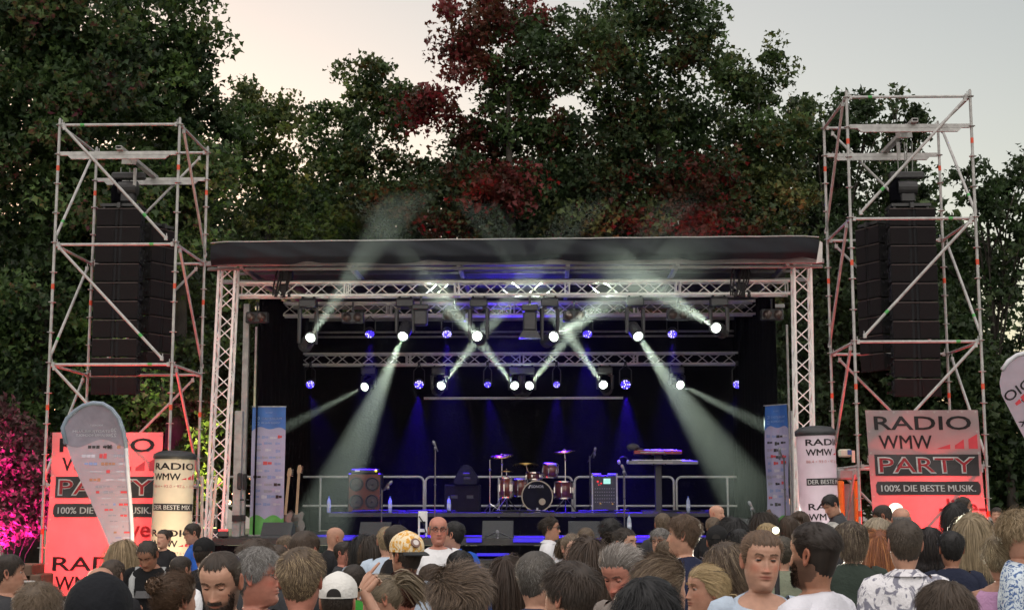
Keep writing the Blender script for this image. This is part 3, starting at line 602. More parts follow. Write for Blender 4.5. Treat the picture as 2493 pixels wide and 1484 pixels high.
def profile(px, y0, y1, Y, lab, door=True):
    a = at(px, y0, Y); h = a.z-at(px, y1, Y).z; root = thing('profile_spotlight', (a.x, Y, z1), lab, 'stage light', 'dark spotlights under the front truss'); z = a.z-z1
    m = MB(); m.box((0, 0, z-h*.1), (.32, .24, h*.2), bev=.02); m.box((0, 0, z-h*.5), (.26, .25, h*.58), bev=.03); m.tube((0, 0, z), (0, 0, .06), .025, 8); m.build('housing', fix_m, root)
    if door: m = MB(); m.box((0, -.02, z-h*.9), (.42, .3, h*.22), taper=.62); m.build('barn_door', fix_m, root)
    return root
profile(1025, 742, 806, 27.3, 'dark spotlight hanging left of the first crossing', False); profile(1290, 742, 823, 27.3, 'dark spotlight with barn doors at the middle of the truss')
# ------------------------------------------------------------------ riser and front edge
a, b = at(800, 1247, 29.2), at(1735, 1247, 29.2); RZ = a.z; rz_ = thing('drum_riser', ((a.x+b.x)/2, 30.7, DZ), 'low black riser under drums, amplifiers and keyboards', 'riser')
n = 4; w = (b.x-a.x)/n
for k in range(n):
    m = MB(); m.box((a.x+w*(k+.5)-rz_.location.x, 0, RZ-DZ-.04), (w-.01, 3, .08)); pl = m.build('platform', deckm, rz_)
    m = MB(); m.box((a.x+w*(k+.5)-rz_.location.x, -1.45, (RZ-DZ-.09)/2), (w-.01, .03, RZ-DZ-.09)); m.build('front_panel', cloth_b, rz_)
strip = emit('blue_led_strip', (.03, .004, 1), .12)
for px0, px1, py, hh in ((835, 872, 1310, 8), (1135, 1173, 1314, 10), (1249, 1325, 1314, 10), (1440, 1584, 1314, 10), (835, 900, 1349, 6), (1160, 1240, 1349, 7), (1520, 1590, 1349, 6)):
    p, q = at(px0, py, 26.4), at(px1, py, 26.4); m = MB(); m.box((p+q)/2-SO, (q.x-p.x, .03, hh*ppm(26.4)), bev=.008); m.build('led_strip', strip, stage)
stp = MB(); stp.box((0, 0, .42), (6.5, .5, .84)); stp.box((0, -.26, .8), (6.5, .04, .06)); tag(stp.build('step', deckm, None, False, (XM+.4, 26.05, 0)), 'black step running along the foot of the stage front', 'step')
# ------------------------------------------------------------------ monitors
wedge_m = mat('monitor_grille', (.035, .038, .042), .6, var=.1, bump=.3, bscale=160)
def wedge(px0, px1, y0, y1, Y, lab, tip=.35):
    p, q = at(px0, y1, Y), at(px1, y0, Y); w, h = q.x-p.x, q.z-p.z; root = thing('floor_monitor', ((p.x+q.x)/2, Y, p.z), lab, 'monitor speaker', 'floor monitors on the stage front'); 
    Mx = Matrix.Rotation(PI/2, 4, 'Z'); m = MB(); m.prism([(-.0, 0), (.5, 0), (.5, h*.62), (.3, h), (.06, h*.25)], w, Mx); m.build('box', mat('monitor_box', (.03, .032, .036), .5), root)
    s = MB(); s.add([Vector((k*w*.48, -.005-.06*0+y, z)) for k, y, z in ((-1, -.012, h*.02), (1, -.012, h*.02), (1, .035, h*.25), (-1, .035, h*.25))]+[Vector((k*w*.48, y, z)) for k, y, z in ((-1, .045, h*.27), (1, .045, h*.27), (1, .285, h*.985), (-1, .285, h*.985))], [(4, 5, 6, 7), (0, 1, 2, 3)]); g_ = s.build('grille', wedge_m, root)
    for v in g_.data.vertices: v.co.y -= .012
    return root
wedge(632, 708, 1271, 1312, 26.9, 'floor monitor at the left end of the stage front'); wedge(872, 948, 1270, 1312, 26.9, 'floor monitor in front of the bass amplifier'); wedge(1173, 1249, 1267, 1316, 26.9, 'central floor monitor on the stage edge in front of the drums'); wedge(1384, 1461, 1268, 1312, 26.9, 'floor monitor in front of the mixer rack'); wedge(1795, 1880, 1262, 1310, 26.9, 'floor monitor at the right end of the stage front')
# ------------------------------------------------------------------ backline
wood_o = mat('orange_baffle', (.09, .022, .009), .55, var=.3); chrome = mat('chrome', (.75, .75, .78), .16, 1, .05)
def on(px, Y): return at(px, 1200, Y).x
x0 = on(887, 29.7); h = .8; t = thing('bass_cabinet', (x0, 29.7, RZ), 'bass amplifier cabinet with four round speakers and an orange baffle', 'amplifier'); w = 80*ppm(29.7)
m = MB(); m.box((0, .2, h/2), (w, .4, h), bev=.02); m.build('box', blackm, t); m = MB(); m.box((0, -.004, h/2), (w*.93, .012, h*.94)); m.build('baffle', wood_o, t)
for (i, j) in ((-1, .28), (1, .28), (-1, .72), (1, .72)):
    m = MB(); m.lathe([(w*.21, 0), (w*.215, .02), (w*.19, .02), (w*.14, -.02), (w*.06, -.03), (w*.05, .0), (.005, .006)], (i*w*.235, -.012, h*j), Matrix.Rotation(PI/2, 3, 'X'), 20); m.build('speaker_cone', blackm, t)
for i in (-1, 0, 1): m = MB(); m.lathe([(.03, 0), (.03, .012), (.02, .012), (.005, -.02)], (i*w*.3, -.012, h*.06), Matrix.Rotation(PI/2, 3, 'X'), 12); m.build('port', blackm, t)
t = thing('amplifier_head', (x0, 29.85, RZ+h), 'amplifier head with a yellow light on top of the bass cabinet', 'amplifier')
m = MB(); m.box((0, 0, .045), (w*.8, .3, .085), bev=.015); m.build('box', blackm, t); m = MB(); m.box((-w*.22, -.152, .05), (.1, .006, .035)); m.build('name_plate', white_p, t); m = MB(); m.ball((w*.34, -.16, .05), .028, n=10); m.build('pilot_light', emit('yellow_light', (1, .75, .02), .25), t, smooth=True)
x0 = on(1125, 30.3); w = 86*ppm(30.3); h = .58; t = thing('speaker_cabinet', (x0, 30.3, RZ), 'wide dark speaker cabinet left of the drums', 'speaker')
m = MB(); m.box((0, .25, h/2), (w, .5, h), bev=.02); m.build('box', cabm, t); m = MB(); m.box((0, -.01, h/2), (w*.9, .02, h*.9), bev=.008); m.build('grille', grille, t)
for k in (-1, 1): m = MB(); m.box((k*w*.22, -.022, h*.55), (.14, .012, .07), bev=.005); m.build('handle', blackm, t)
p = at(1134, 1176, 30.3); t = thing('side_fill_speaker', (p.x, 30.35, RZ+h), 'rounded triangular speaker lying on the wide dark cabinet', 'speaker'); m = MB(); s_ = ppm(30.3)
tri = [(-28, 3), (-26, 14), (-14, 36), (-4, 46), (4, 47), (12, 42), (26, 22), (29, 12), (27, 1), (20, 0), (-20, 0)]
m.prism([(a*s_, b*s_) for a, b in tri], .42); m.build('box', cabm, t)
for q in ((2, 24), (4, 14)): m = MB(); m.box((q[0]*s_, -.215, q[1]*s_), (.14, .02, .05), bev=.005); m.build('handle', blackm, t)
# drum kit
YD = 30.2; xc = on(1308, YD); kit = thing('drum_kit', (xc, YD, RZ), 'drum kit with reddish wooden shells and blue lit cymbals', 'drum kit'); u = ppm(YD)
def K(px, py, y=0): p = at(px, py, YD+y); return Vector((p.x-xc, y, p.z-RZ))
wood = mat('red_wood_shell', (.13, .035, .02), .3, var=.5, scale=12, coat=.4); rX = Matrix.Rotation(PI/2, 3, 'X')
r = 37*u; cb = K(1308, 1207); m = MB(); m.lathe([(r*.96, -.45), (r*.97, -.05), (r*.97, 0)], cb, rX, 32); bd = m.build('bass_drum', wood, kit, smooth=True)
m = MB(); m.lathe([(r*.95, .02), (.02, .022)], cb, rX, 32); m.build('drum_head', mat('black_drum_head', (.005, .005, .006), .6, spec=.1), bd)
m = MB(); m.lathe([(r*.95, -.02), (r*1.03, -.02), (r*1.03, .035), (r*.95, .035)], cb, rX, 36, cap=False); m.lathe([(.02, .024), (r*.2, .024), (r*.22, .03), (r*.2, .034)], cb+Vector((r*.32, 0, -r*.35)), rX, 16); m.build('hoop', mat('drum_hoop', (.35, .30, .22), .35), bd, smooth=False)
m = MB(); add_text(m, 'SONOR', (cb.x+r*.02, cb.y-.03, cb.z+r*.62), r*.8, r*.17, .01); m.prism([(-.03, -.035), (.0, -.035), (.035, .035), (.005, .035)], .004, Matrix.Translation(cb+Vector((-r*.5, -.03, r*.62)))); m.box(cb+Vector((0, -.03, -r*.8)), (.04, .004, .045)); m.build('lettering', mat('drum_logo', (.4, .4, .42), .5), bd)
def drum(px, py0, py1, rad, y, tilt=0, rz=0):
    a, b = K(px, py1, y), K(px, py0, y); hh = b.z-a.z; rm = Matrix.Rotation(R(tilt), 3, 'X') @ Matrix.Rotation(R(rz), 3, 'Y'); c_ = (a+b)/2
    m = MB(); m.lathe([(rad, -hh/2), (rad, hh/2)], c_, rm, 24); dr = m.build('tom_drum', wood, kit, smooth=True)
    m = MB()
    for z in (-hh/2, hh/2): m.lathe([(rad, z-.015), (rad+.015, z-.015), (rad+.015, z+.015), (rad-.01, z+.015)], c_, rm, 24, cap=False)
    for k in range(6): q = c_+rm @ Vector(((rad+.012)*math.cos(k*PI/3+.3), (rad+.012)*math.sin(k*PI/3+.3), 0)); m.tube(q-rm @ Vector((0, 0, hh*.5)), q+rm @ Vector((0, 0, hh*.5)), .007, 5); m.box(q, (.025, .025, hh*.35), rm)
    m.build('drum_hardware', chrome, dr); m = MB(); m.lathe([(rad*.99, hh/2+.012), (.01, hh/2+.014)], c_, rm, 24); m.build('drum_head', white_p, dr)
drum(1340, 1129, 1159, .155, .05, 8, 4); drum(1265, 1166, 1205, .14, .1, 6); drum(1231, 1163, 1210, .12, -.2); drum(1372, 1172, 1212, .19, .35, 0); drum(1300, 1150, 1166, .16, .45)
def cymbal(px, py, rad, y, tx, ty, foot_px, boom=True):
    c_ = K(px, py, y); rm = Matrix.Rotation(R(tx), 3, 'X') @ Matrix.Rotation(R(ty), 3, 'Y'); m = MB(); m.lathe([(rad, -.012), (rad*.5, .006), (rad*.16, .016), (rad*.1, .034), (.008, .045)], c_, rm, 28); cy = m.build('cymbal', mat('bronze', (.55, .38, .13), .22, .9), kit, smooth=True)
    f = K(foot_px, 1247, y); f.z = 0; m = MB(); k0 = Vector((f.x, y, c_.z*.86)); m.tube((f.x, y, .1), k0, .013, 6); m.tube(k0, c_+Vector((0, 0, .05)), .011, 6)
    for a in range(3): m.tube((f.x, y, .32), (f.x+.26*math.cos(a*2.1+.5), y+.26*math.sin(a*2.1+.5), .01), .011, 5)
    m.ball(k0, .03, n=8); m.ball((f.x, y, .35), .026, n=8); m.ball((f.x, y, c_.z*.5), .024, n=8); m.build('cymbal_stand', chrome, kit)
cymbal(1222, 1109, .25, .15, 12, -5, 1222); cymbal(1280, 1131, .29, .75, -10, 0, 1285); cymbal(1374, 1098, .24, .2, 8, -6, 1377); cymbal(1233, 1146, .16, -.25, 0, 0, 1234)
m = MB(); m.tube(K(1193, 1247)*1, K(1193, 1118), .012, 6); m.ball(K(1193, 1142), .035, n=8)
for a in range(3): m.tube(K(1193, 1225), K(1193, 1246)+Vector((.25*math.cos(a*2.1), .25*math.sin(a*2.1), 0)), .011, 5)
m.build('microphone_stand', chrome, kit); m = MB(); m.lathe([(.02, 0), (.17, .0), (.18, .03), (.16, .06), (.02, .07)], K(1330, 1200, 1.0), None, 16); m.tube(K(1330, 1245, 1.0), K(1330, 1200, 1.0), .03, 8); m.build('drum_stool', blackm, kit)
m = MB(); m.box(K(1308, 1243, -.0)+Vector((.02, -.25, 0)), (.1, .25, .05)); m.build('pedal', chrome, kit)
# mixer rack, keyboards, stands
x0 = on(1472, 29.9); t = thing('mixer_rack', (x0, 29.9, RZ), 'black rack case with a small lit screen and rows of knobs', 'rack'); w = 62*ppm(29.9); h = .76
m = MB(); m.box((0, .25, h/2), (w*.9, .5, h), bev=.01); m.build('case', blackm, t); m = MB()
for k in (-1, 1): m.box((k*w*.47, .0, h/2+.02), (.03, .05, h+.04)); m.box((k*w*.3, -.01, h+.02), (.2, .03, .03), bev=.01)
m.build('rack_rail', galv, t); m = MB(); m.box((.05, -.008, h*.84), (.145, .012, .11)); m.build('screen', emit('rack_screen', (.45, .95, .85), .15), t)
m = MB(); rr = random.Random(2)
for j in range(5):
    for i in range(9): m = MB(); m.tube((-w*.36+i*w*.09, 0, h*(.28+.09*j)), (-w*.36+i*w*.09, -.022, h*(.28+.09*j)), .011, 6); m.build('knob', mat('grey_knob', (.2, .2, .2), .4), t)
for k, (dx, z, r_) in enumerate(((-.14, .83, .022), (-.07, .78, .018), (-.12, .74, .012))): m = MB(); m.ball((dx, -.012, h*z), r_, n=8); m.build('indicator_light', emit('red_light', (1, .03, .03), .2), t, smooth=True)
for dx, z in ((-.09, .24), (.16, .23)): m = MB(); m.ball((dx, -.012, h*z), .016, n=8); m.build('indicator_light', emit('amber_light', (1, .5, .08), .08), t, smooth=True)
YK = 29.6; x0 = on(1604, YK); t = thing('keyboard_stand', (x0, YK, RZ), 'black column keyboard stand on the riser', 'keyboard stand'); top = at(1604, 1092, YK).z-RZ; m = MB(); m.box((0, .1, top/2), (16*ppm(YK), .14, top), bev=.01); m.box((0, .1, .02), (.7, .4, .04)); m.build('column', blackm, t)
for z, l in ((at(1, 1107, YK).z-RZ, .5), (at(1, 1131, YK).z-RZ, .62)):
    m = MB()
    for k in (-1, 1): m.box((k*.12, -.12, z), (.03, .42, .03))
    m.build('arm', blackm, t)
def keyboard(px0, px1, py0, py1, body, lab):
    a, b = at(px0, py1, YK-.15), at(px1, py0, YK-.15); w, h = b.x-a.x, b.z-a.z; t = thing('keyboard', ((a.x+b.x)/2, YK-.15, a.z), lab, 'keyboard', 'keyboards on one stand'); m = MB(); m.box((0, 0, h/2), (w, .3, h), bev=.008); m.build('body', body, t)
    m = MB(); m.box((0, .152, h*.7), (w*.9, .006, h*.3)); m.build('key_bed', white_p, t); m = MB(); rr = random.Random(5)
    for k in range(14): m = MB(); m.tube((rr.uniform(-.45, .45)*w, rr.uniform(-.1, .05), h), (rr.uniform(-.45, .45)*w*0+(k/14-.5)*w*.9, 0, h+.02), .008, 5); m.build('knob', white_p, t)
    m = MB(); m.box((-w*.12, -.152, h*.45), (w*.5, .006, h*.28)); m.build('back_panel', mat('grey_back_panel', (.3, .3, .3), .5), t)
keyboard(1543, 1659, 1096, 1105, mat('red_keyboard_body', (.22, .03, .03), .4), 'red keyboard on the upper arms of the stand'); keyboard(1530, 1698, 1121, 1130, mat('grey_keyboard_body', (.16, .16, .17), .4), 'long grey keyboard on the lower arms of the stand')
p = at(1541, 1096, YK-.1); t = thing('peaked_cap', (p.x, YK-.15, p.z+.01), 'cap lying on the left end of the red keyboard', 'cap'); m = MB(); m.ball((0, 0, .06), .13, .11, .075, 16); m.ball((.12, -.05, .035), .12, .09, .012, 12, rot=Matrix.Rotation(R(12), 3, 'Y')); m.build('crown', mat('grey_felt', (.06, .06, .07), .9), t, smooth=True)
p = at(1518, 1124, YK-.15); t = thing('headphones', (p.x, YK-.15, p.z), 'headphones hanging at the left end of the grey keyboard', 'headphones'); m = MB(); m.path([(.09*math.cos(a), 0, .02+.09*math.sin(a)) for a in [PI*k/8 for k in range(9)]], .012, 6); m.build('band', blackm, t)
for k in (-1, 1): m = MB(); m.ball((k*.09, 0, .0), .035, .05, .05, 10); m.build('ear_cup', mat('silver_plastic', (.45, .45, .5), .3), t, smooth=True)
def micstand(px, ytop, ybot, Y, z0, lab, boom=0, tilt=20):
    p = at(px, ytop, Y); x = on(px, Y); t = thing('microphone_stand', (p.x, Y, z0), lab, 'microphone stand', 'microphone stands on the stage'); h = p.z-z0; m = MB(); m.tube((0, 0, .02), (0, 0, h-.12), .014, 8); m.ball((0, 0, h*.55), .025, n=8)
    for k in range(3): a = k*2.09+.5; m.tube((0, 0, .12), (.28*math.cos(a), .28*math.sin(a), .01), .012, 5)
    if boom: m.tube((-boom*.4, .05, h-.25), (boom, -.05, h), .009, 6)
    m.build('pole', mat('dark_steel', (.12, .12, .13), .35, .6), t); q = MB(); rm = Matrix.Rotation(R(tilt), 3, 'Y'); c_ = Vector((boom, 0, h-.05)); q.lathe([(.014, -.12), (.022, .02), (.03, .05), (.034, .085), (.022, .115), (.004, .125)], c_, rm, 12); q.box(c_+Vector((0, 0, -.04)), (.05, .05, .06)); q.build('microphone', mat('microphone_mesh', (.25, .25, .28), .35, .6), t, smooth=True)
micstand(1060, 1079, 1250, 28.6, DZ, 'tall microphone stand left of the dark speaker cabinet', 0, -25); micstand(1519, 1137, 1250, 28.4, DZ, 'microphone stand in front of the keyboards', 0, -25); micstand(930, 1175, 1260, 28.2, DZ, 'low microphone stand beside the bass cabinet', .12, 40); micstand(1908, 1097, 1260, 27.8, DZ, 'black microphone stand in front of the right stage banner', -.08, 0); micstand(1830, 1226, 1290, 27.4, DZ, 'short microphone stand at the right end of the stage', 0, -30); micstand(1436, 1095, 1250, 31, RZ, 'thin microphone stand behind the mixer rack', .1, 10); micstand(1211, 1299, 1312, 26.6, DZ, 'small microphone stand in front of the central floor monitor', 0, 0)
pet = mat('water_bottle_plastic', (.55, .62, .72), .12, var=.05, trans=.5); lab_m = mat('bottle_label', (.6, .65, .75), .5)
bott = thing('water_bottle', (0, 0, 0), 'clear water bottle at the left end of the riser edge', 'bottle', 'water bottles on the stage'); m = MB(); m.lathe([(.037, 0), (.04, .02), (.04, .2), (.036, .24), (.016, .29), (.014, .3)], n=14); m.build('body', pet, bott, smooth=True); m = MB(); m.lathe([(.0415, .1), (.0415, .18)], n=14); m.build('wrapper', lab_m, bott); m = MB(); m.lathe([(.016, .3), (.016, .33), (.003, .33)], n=10); m.build('lid', mat('blue_lid', (.05, .1, .5), .4), bott)
for i, (px, Y, z, lab) in enumerate(((801, 29.3, RZ, None), (950, 29.3, RZ, 'clear water bottle on the riser right of the bass cabinet'), (1093, 29.3, RZ, 'clear water bottle on the riser in front of the wide dark cabinet'), (1675, 29.35, RZ, 'clear water bottle on the riser at the right of the keyboards'), (1531, 27.0, DZ+.1, 'clear water bottle on the stage in front of the keyboards'))):
    o = bott if i == 0 else copy_tree(bott); o.location = (on(px, Y), Y, z)
    if lab: o['label'] = lab
p = at(1029, 1300, 27.8); t = thing('trolley', (p.x, 27.8, DZ), 'small white hand trolley standing on the stage', 'trolley'); m = MB(); z = at(1029, 1243, 27.8).z-DZ
for k in (-1, 1): m.box((k*.07, 0, z*.5), (.035, .05, z), bev=.01)
m.box((0, 0, z-.1), (.18, .04, .2), bev=.015); m.box((0, 0, .12), (.18, .04, .06)); m.build('frame', white_p, t); m = MB(); m.path([(-.07, -.03, z-.1), (.0, -.05, z*.6), (.03, -.05, z*.4), (.07, -.04, .08)], .012, 6); m.build('cable', rubber, t)
def guitar(px, ytop, ybot, Y, lab, col, lean, bass):
    a = at(px, ytop, Y); z0 = DZ+.06; L = a.z-z0; t = thing('guitar', (a.x, Y, z0), lab, 'guitar', 'guitars leaning at the left of the stage', rot=(R(-8), R(lean), 0)); m = MB(); w = .17
    body = [(-.06, 0), (-.15, .03), (-.185, .12), (-.15, .21), (-.12, .26), (-.16, .34), (-.17, .42), (-.11, .45), (-.06, .38), (.05, .38), (.1, .42), (.15, .38), (.13, .3), (.12, .25), (.16, .2), (.185, .12), (.15, .03), (.06, 0)]
    m.prism([(x*w/.17, z) for x, z in body], .045); m.build('body', mat(col+'_guitar_wood', {'brown': (.10, .035, .02), 'dark': (.05, .02, .015)}[col], .3, coat=.5, var=.4), t)
    nk = mat('maple_neck', (.45, .28, .16), .4); m = MB(); m.box((0, -.025, (.35+L-.16)/2), (.05, .03, L-.16-.35)); m.build('neck', nk, t); m = MB(); m.prism([(-.03, 0), (-.045, .05), (-.03, .17), (.02, .19), (.045, .12), (.035, .03)], .02, Matrix.Translation((0, -.015, L-.17))); hs_ = m.build('headstock', nk, t)
    m = MB()
    for k in range(4): m.tube((.03, -.015, L-.14+k*.04), (.075, -.015, L-.14+k*.04), .008, 6); 
    m.build('tuning_peg', chrome, hs_); m = MB(); m.box((0, -.03, .13), (.09, .02, .04)); m.box((0, -.03, .2), (.08, .02, .035)); m.build('pickup', blackm, t)
guitar(694, 1138, 1262, 28.4, 'guitar with pale neck and brown body beside the left stage banner', 'brown', 3, True); guitar(723, 1131, 1245, 28.8, 'bass guitar with long pale neck against the handrail', 'dark', 1, False); guitar(1874, 1180, 1270, 28.3, 'guitar leaning beside the right stage banner', 'brown', 14, False)
cab = MB(); rr = random.Random(9)
for k in range(5):
    x = on([860, 1010, 1200, 1420, 1640][k], 29.25); pts = []
    for i in range(10): pts.append((x+rr.uniform(-.35, .35)+.1*i, 29.3+rr.uniform(-.06, .2), RZ+.02+rr.random()*.03))
    c_ = MB(); c_.path([(p[0]-x, p[1]-29.3, p[2]-RZ) for p in pts], .018, 6); tag(c_.build('cable', rubber, None, False, (x, 29.3, RZ)), ['coiled black cable beside the bass cabinet', 'black cable on the riser edge between two bottles', 'black cable left of the drum kit', 'black cable between drums and mixer rack', 'black cable under the keyboards'][k], 'cable')
# ------------------------------------------------------------------ banners, flags and columns
vinyl = mat('banner_cloth', (.31, .275, .28), .55, var=.06, scale=3, bump=.25, bscale=6, trans=.45)
flagc = mat('flag_cloth', (.46, .39, .46), .6, var=.05, trans=.45); ink = mat('black_ink', (.020, .016, .018), .5); inkred = mat('red_ink', (.50, .035, .05), .5); inkpink = mat('pale_red_ink', (.6, .25, .24), .5); inkgrey = mat('grey_ink', (.35, .33, .38), .5); white_ink = mat('white_ink', (.75, .74, .74), .5)
def radio_banner(px_tl, py_t, px_tr, py_b, px_bl, px_br, Y, label, live_x):
    a, b = at(px_tl, py_t, Y), at(px_tr, py_t, Y); zb_ = at(px_bl, py_b, Y).z; w = b.x-a.x; h = a.z-zb_; t = thing('banner', ((a.x+b.x)/2, Y, zb_), label, 'banner', 'radio banners hung on the scaffold towers')
    lean = (at((px_bl+px_br)/2, py_b, Y).x-(a.x+b.x)/2); wb = at(px_br, py_b, Y).x-at(px_bl, py_b, Y).x
    r = np.random.default_rng(int(px_tl)); ph = r.random(8)*6
    def srf(x, z, off=0):                                 # gentle hang of the cloth: creases and pulled corners
        u, v = x/w+.5, z/h
        y = .022*math.sin(5*u+7*v+ph[0])+.012*math.sin(13*u-9*v+ph[1])+.004*math.sin(31*v+5*u+ph[2])+.012*math.sin(2.2*PI*v+ph[3])
        y += .006*math.sin(9*(u+v*.8)+ph[4])
        k = wb/w*(1-v)+v; return Vector((x*k+lean*(1-v), y-off, z))
    m = MB(); nx_, nz_ = 36, 60
    V = [srf((i/nx_-.5)*w, j/nz_*h) for j in range(nz_+1) for i in range(nx_+1)]
    m.add(V, [(j*(nx_+1)+i, j*(nx_+1)+i+1, (j+1)*(nx_+1)+i+1, (j+1)*(nx_+1)+i) for j in range(nz_) for i in range(nx_)]); m.build('cloth', vinyl, t, smooth=True)
    e = MB()
    for i in range(9):
        for z in (h-.03, .04): p = srf((i/8-.5)*(w-.08), z, .004); e.lathe([(.008, -.003), (.016, -.003), (.016, .004), (.008, .004)], p, rX, 8)
    for s_ in (-1, 1):
        for i in range(1, 8): e.lathe([(.008, -.003), (.016, -.003), (.016, .004), (.008, .004)], srf(s_*(w/2-.04), h*i/8, .004), rX, 8)
    e.build('eyelets', galv, t)
    top = h
    def lay(z0):
        def q(p, off): return srf(p.x, p.z, off)
        k = MB(); T = lambda txt, xc_, zc_, ww, hh, bd, M_: add_text(M_, txt, (xc_*w, 0, z0+zc_*w), ww*w, hh*w, bd, lambda p: srf(p.x, p.z, .010))
        T('RADIO', .0, -.115, .86, .125, .012, k); T('WMW', -.16, -.285, .48, .12, .01, k); k.build('lettering', ink, t)
        m3 = MB()
        for x0_, x1_, za, zb2 in ((.12, .235, 0, .04), (.275, .355, .03, .085), (.395, .475, .085, .13)):
            m3.add([srf(x*w, z0+(-.345+z)*w, .004) for x, z in ((x0_, 0), (x1_, 0), (x1_, zb2), (x0_, za if za else 0.002))], [(0, 1, 2, 3)])
        m3.build('red_bars', inkred, t)
        def plate(xa, xb, za, zb3, n_, off, M_, rnd=0):
            g_ = []; nx2, nz2 = 16, 4
            for j in range(nz2+1):
                for i in range(nx2+1):
                    x, z = xa+(xb-xa)*i/nx2, za+(zb3-za)*j/nz2
                    if rnd and (i in (0, nx2)) and j in (0, nz2): x += .018*(1 if i == 0 else -1)
                    g_.append(srf(x*w, z0+z*w, off))
            M_.add(g_, [(j*(nx2+1)+i, j*(nx2+1)+i+1, (j+1)*(nx2+1)+i+1, (j+1)*(nx2+1)+i) for j in range(nz2) for i in range(nx2)])
        pm = MB(); plate(-.45, .475, -.585, -.395, 0, .009, pm); plate(-.455, .475, -.755, -.635, 0, .009, pm, 1)
        if z0 - .6*w > 0: pm.build('black_panel', ink, t)
        lt = MB(); add_text(lt, 'PARTY', (.01*w, 0, z0-.49*w), .87*w, .148*w, .03, lambda p: srf(p.x, p.z, .016)); add_text(lt, '100% DIE BESTE MUSIK.', (.01*w, 0, z0-.695*w), .85*w, .058*w, .02, lambda p: srf(p.x, p.z, .016))
        if z0-.8*w > 0: lt.build('lettering', white_ink, t)
        elif z0-.3*w > 0:
            pm2 = MB(); add_text(pm2, 'PARTY', (.01*w, 0, z0-.49*w), .87*w, .148*w, .0, lambda p: srf(p.x, max(p.z, .01), .016)); pm.build('black_panel', ink, t); pm2.build('lettering', white_ink, t)
        rd = MB(); add_text(rd, 'PARTY', (.01*w, 0, z0-.49*w), .84*w, .125*w, .0, lambda p: srf(p.x, p.z, .020)); 
        if z0-.8*w > 0: rd.build('lettering', inkred if live_x else vinyl, t)
        lv = MB(); add_text(lv, '-live-', (.29*w, 0, z0-.86*w), .42*w, .15*w, .015, lambda p: srf(p.x, p.z, .010))
        if z0-1*w > 0: lv.build('lettering', inkred, t)
    lay(top); lay(top-1.05*w)
    return t
radio_banner(129, 1052, 397, 1478, 103, 375, 23.45, 'big red lit radio banner on the left scaffold tower', True)
radio_banner(2105, 998, 2378, 1420, 2140, 2418, 23.25, 'big radio banner on the right tower with grey and red patches', True)
def column(px0, px1, ycap, ytop, ybot, Y, label, warm, lean, shift):
    a, b = at(px0, ytop, Y), at(px1, ytop, Y); r = (b.x-a.x)/2; x = (a.x+b.x)/2; H = a.z; ch = at(px0, ycap, Y).z-H; t = thing('advertising_column', (x, Y, 0), label, 'advertising column', 'round advertising columns beside the stage')
    t.rotation_euler = (0, R(lean), 0)
    m = MB(); m.lathe([(r*.97, .05), (r, .1), (r, H*.5), (r, H-.01), (r*.98, H)], n=40); m.build('cover', mat('cover_cloth_'+('warm' if warm else 'cool'), (.72, .63, .49) if warm else (.64, .54, .61), .5, var=.04, trans=.3), t, smooth=True)
    m = MB(); m.lathe([(r*1.0, H-.03), (r*1.07, H-.02), (r*1.07, H+.05), (r*1.0, H+ch*.5), (r*.8, H+ch*.85), (r*.3, H+ch), (.01, H+ch)], n=40); m.build('cap', mat('black_cap', (.02, .022, .025), .5, bump=.2, bscale=20), t, smooth=True)
    m = MB(); m.lathe([(r*1.05, 0), (r*1.05, .06), (r*.9, .08)], n=32); m.build('base', blackm, t)
    def wrap(p, off=.004): an = p.x/r+R(shift); return Vector(((r+off+(-p.y if False else 0))*math.sin(an), -(r+off)*math.cos(an), p.z))
    def txt(s, x0_, z, w, h, mt, bd=.012, off=.004): m = MB(); add_text(m, s, (x0_+w/2, 0, z), w, h, bd, lambda p: wrap(p, off)); m.build('lettering', mt, t)
    W = 2*r
    for z0 in (H-.06*W, H-1.72*W, H-3.4*W):
        txt('RADIO', -.40*W, z0-.17*W, 1.16*W, .17*W, ink, .02); txt('WMW', -.40*W, z0-.43*W, .74*W, .17*W, ink, .02); txt('88.4 • 93.0 • 97.6 • 107.5', -.40*W, z0-.67*W, 1.25*W, .072*W, inkpink, .0)
        m = MB()
        for x0_, x1_, zb3, zc_ in ((.36, .5, .004, .05), (.55, .66, .05, .1), (.7, .8, .1, .155)): m.add([wrap(Vector((x*W, 0, z0+(-.5+z)*W))) for x, z in ((x0_, 0), (x1_, 0), (x1_, zc_), (x0_, zb3))], [(0, 1, 2, 3)])
        m.build('red_bars', inkred, t); m = MB(); n_ = 14
        m.add([wrap(Vector(((-.42+1.25*i/n_)*W, 0, z0+z*W))) for z in (-1.28, -1.1) for i in range(n_+1)], [(i, i+1, n_+2+i, n_+1+i) for i in range(n_)]); m.build('black_panel', ink, t)
        txt('DER BESTE MIX', -.38*W, z0-1.19*W, 1.05*W, .11*W, white_ink, .015, .008)
column(372, 467, 1096, 1113, 1320, 22.6, 'round radio column with black top, warm white, beside the left banner', True, 1.0, -6); column(1948, 2041, 1036, 1056, 1270, 22.4, 'round radio column with black top, pinkish white, beside the right banner', False, -1.2, 4)
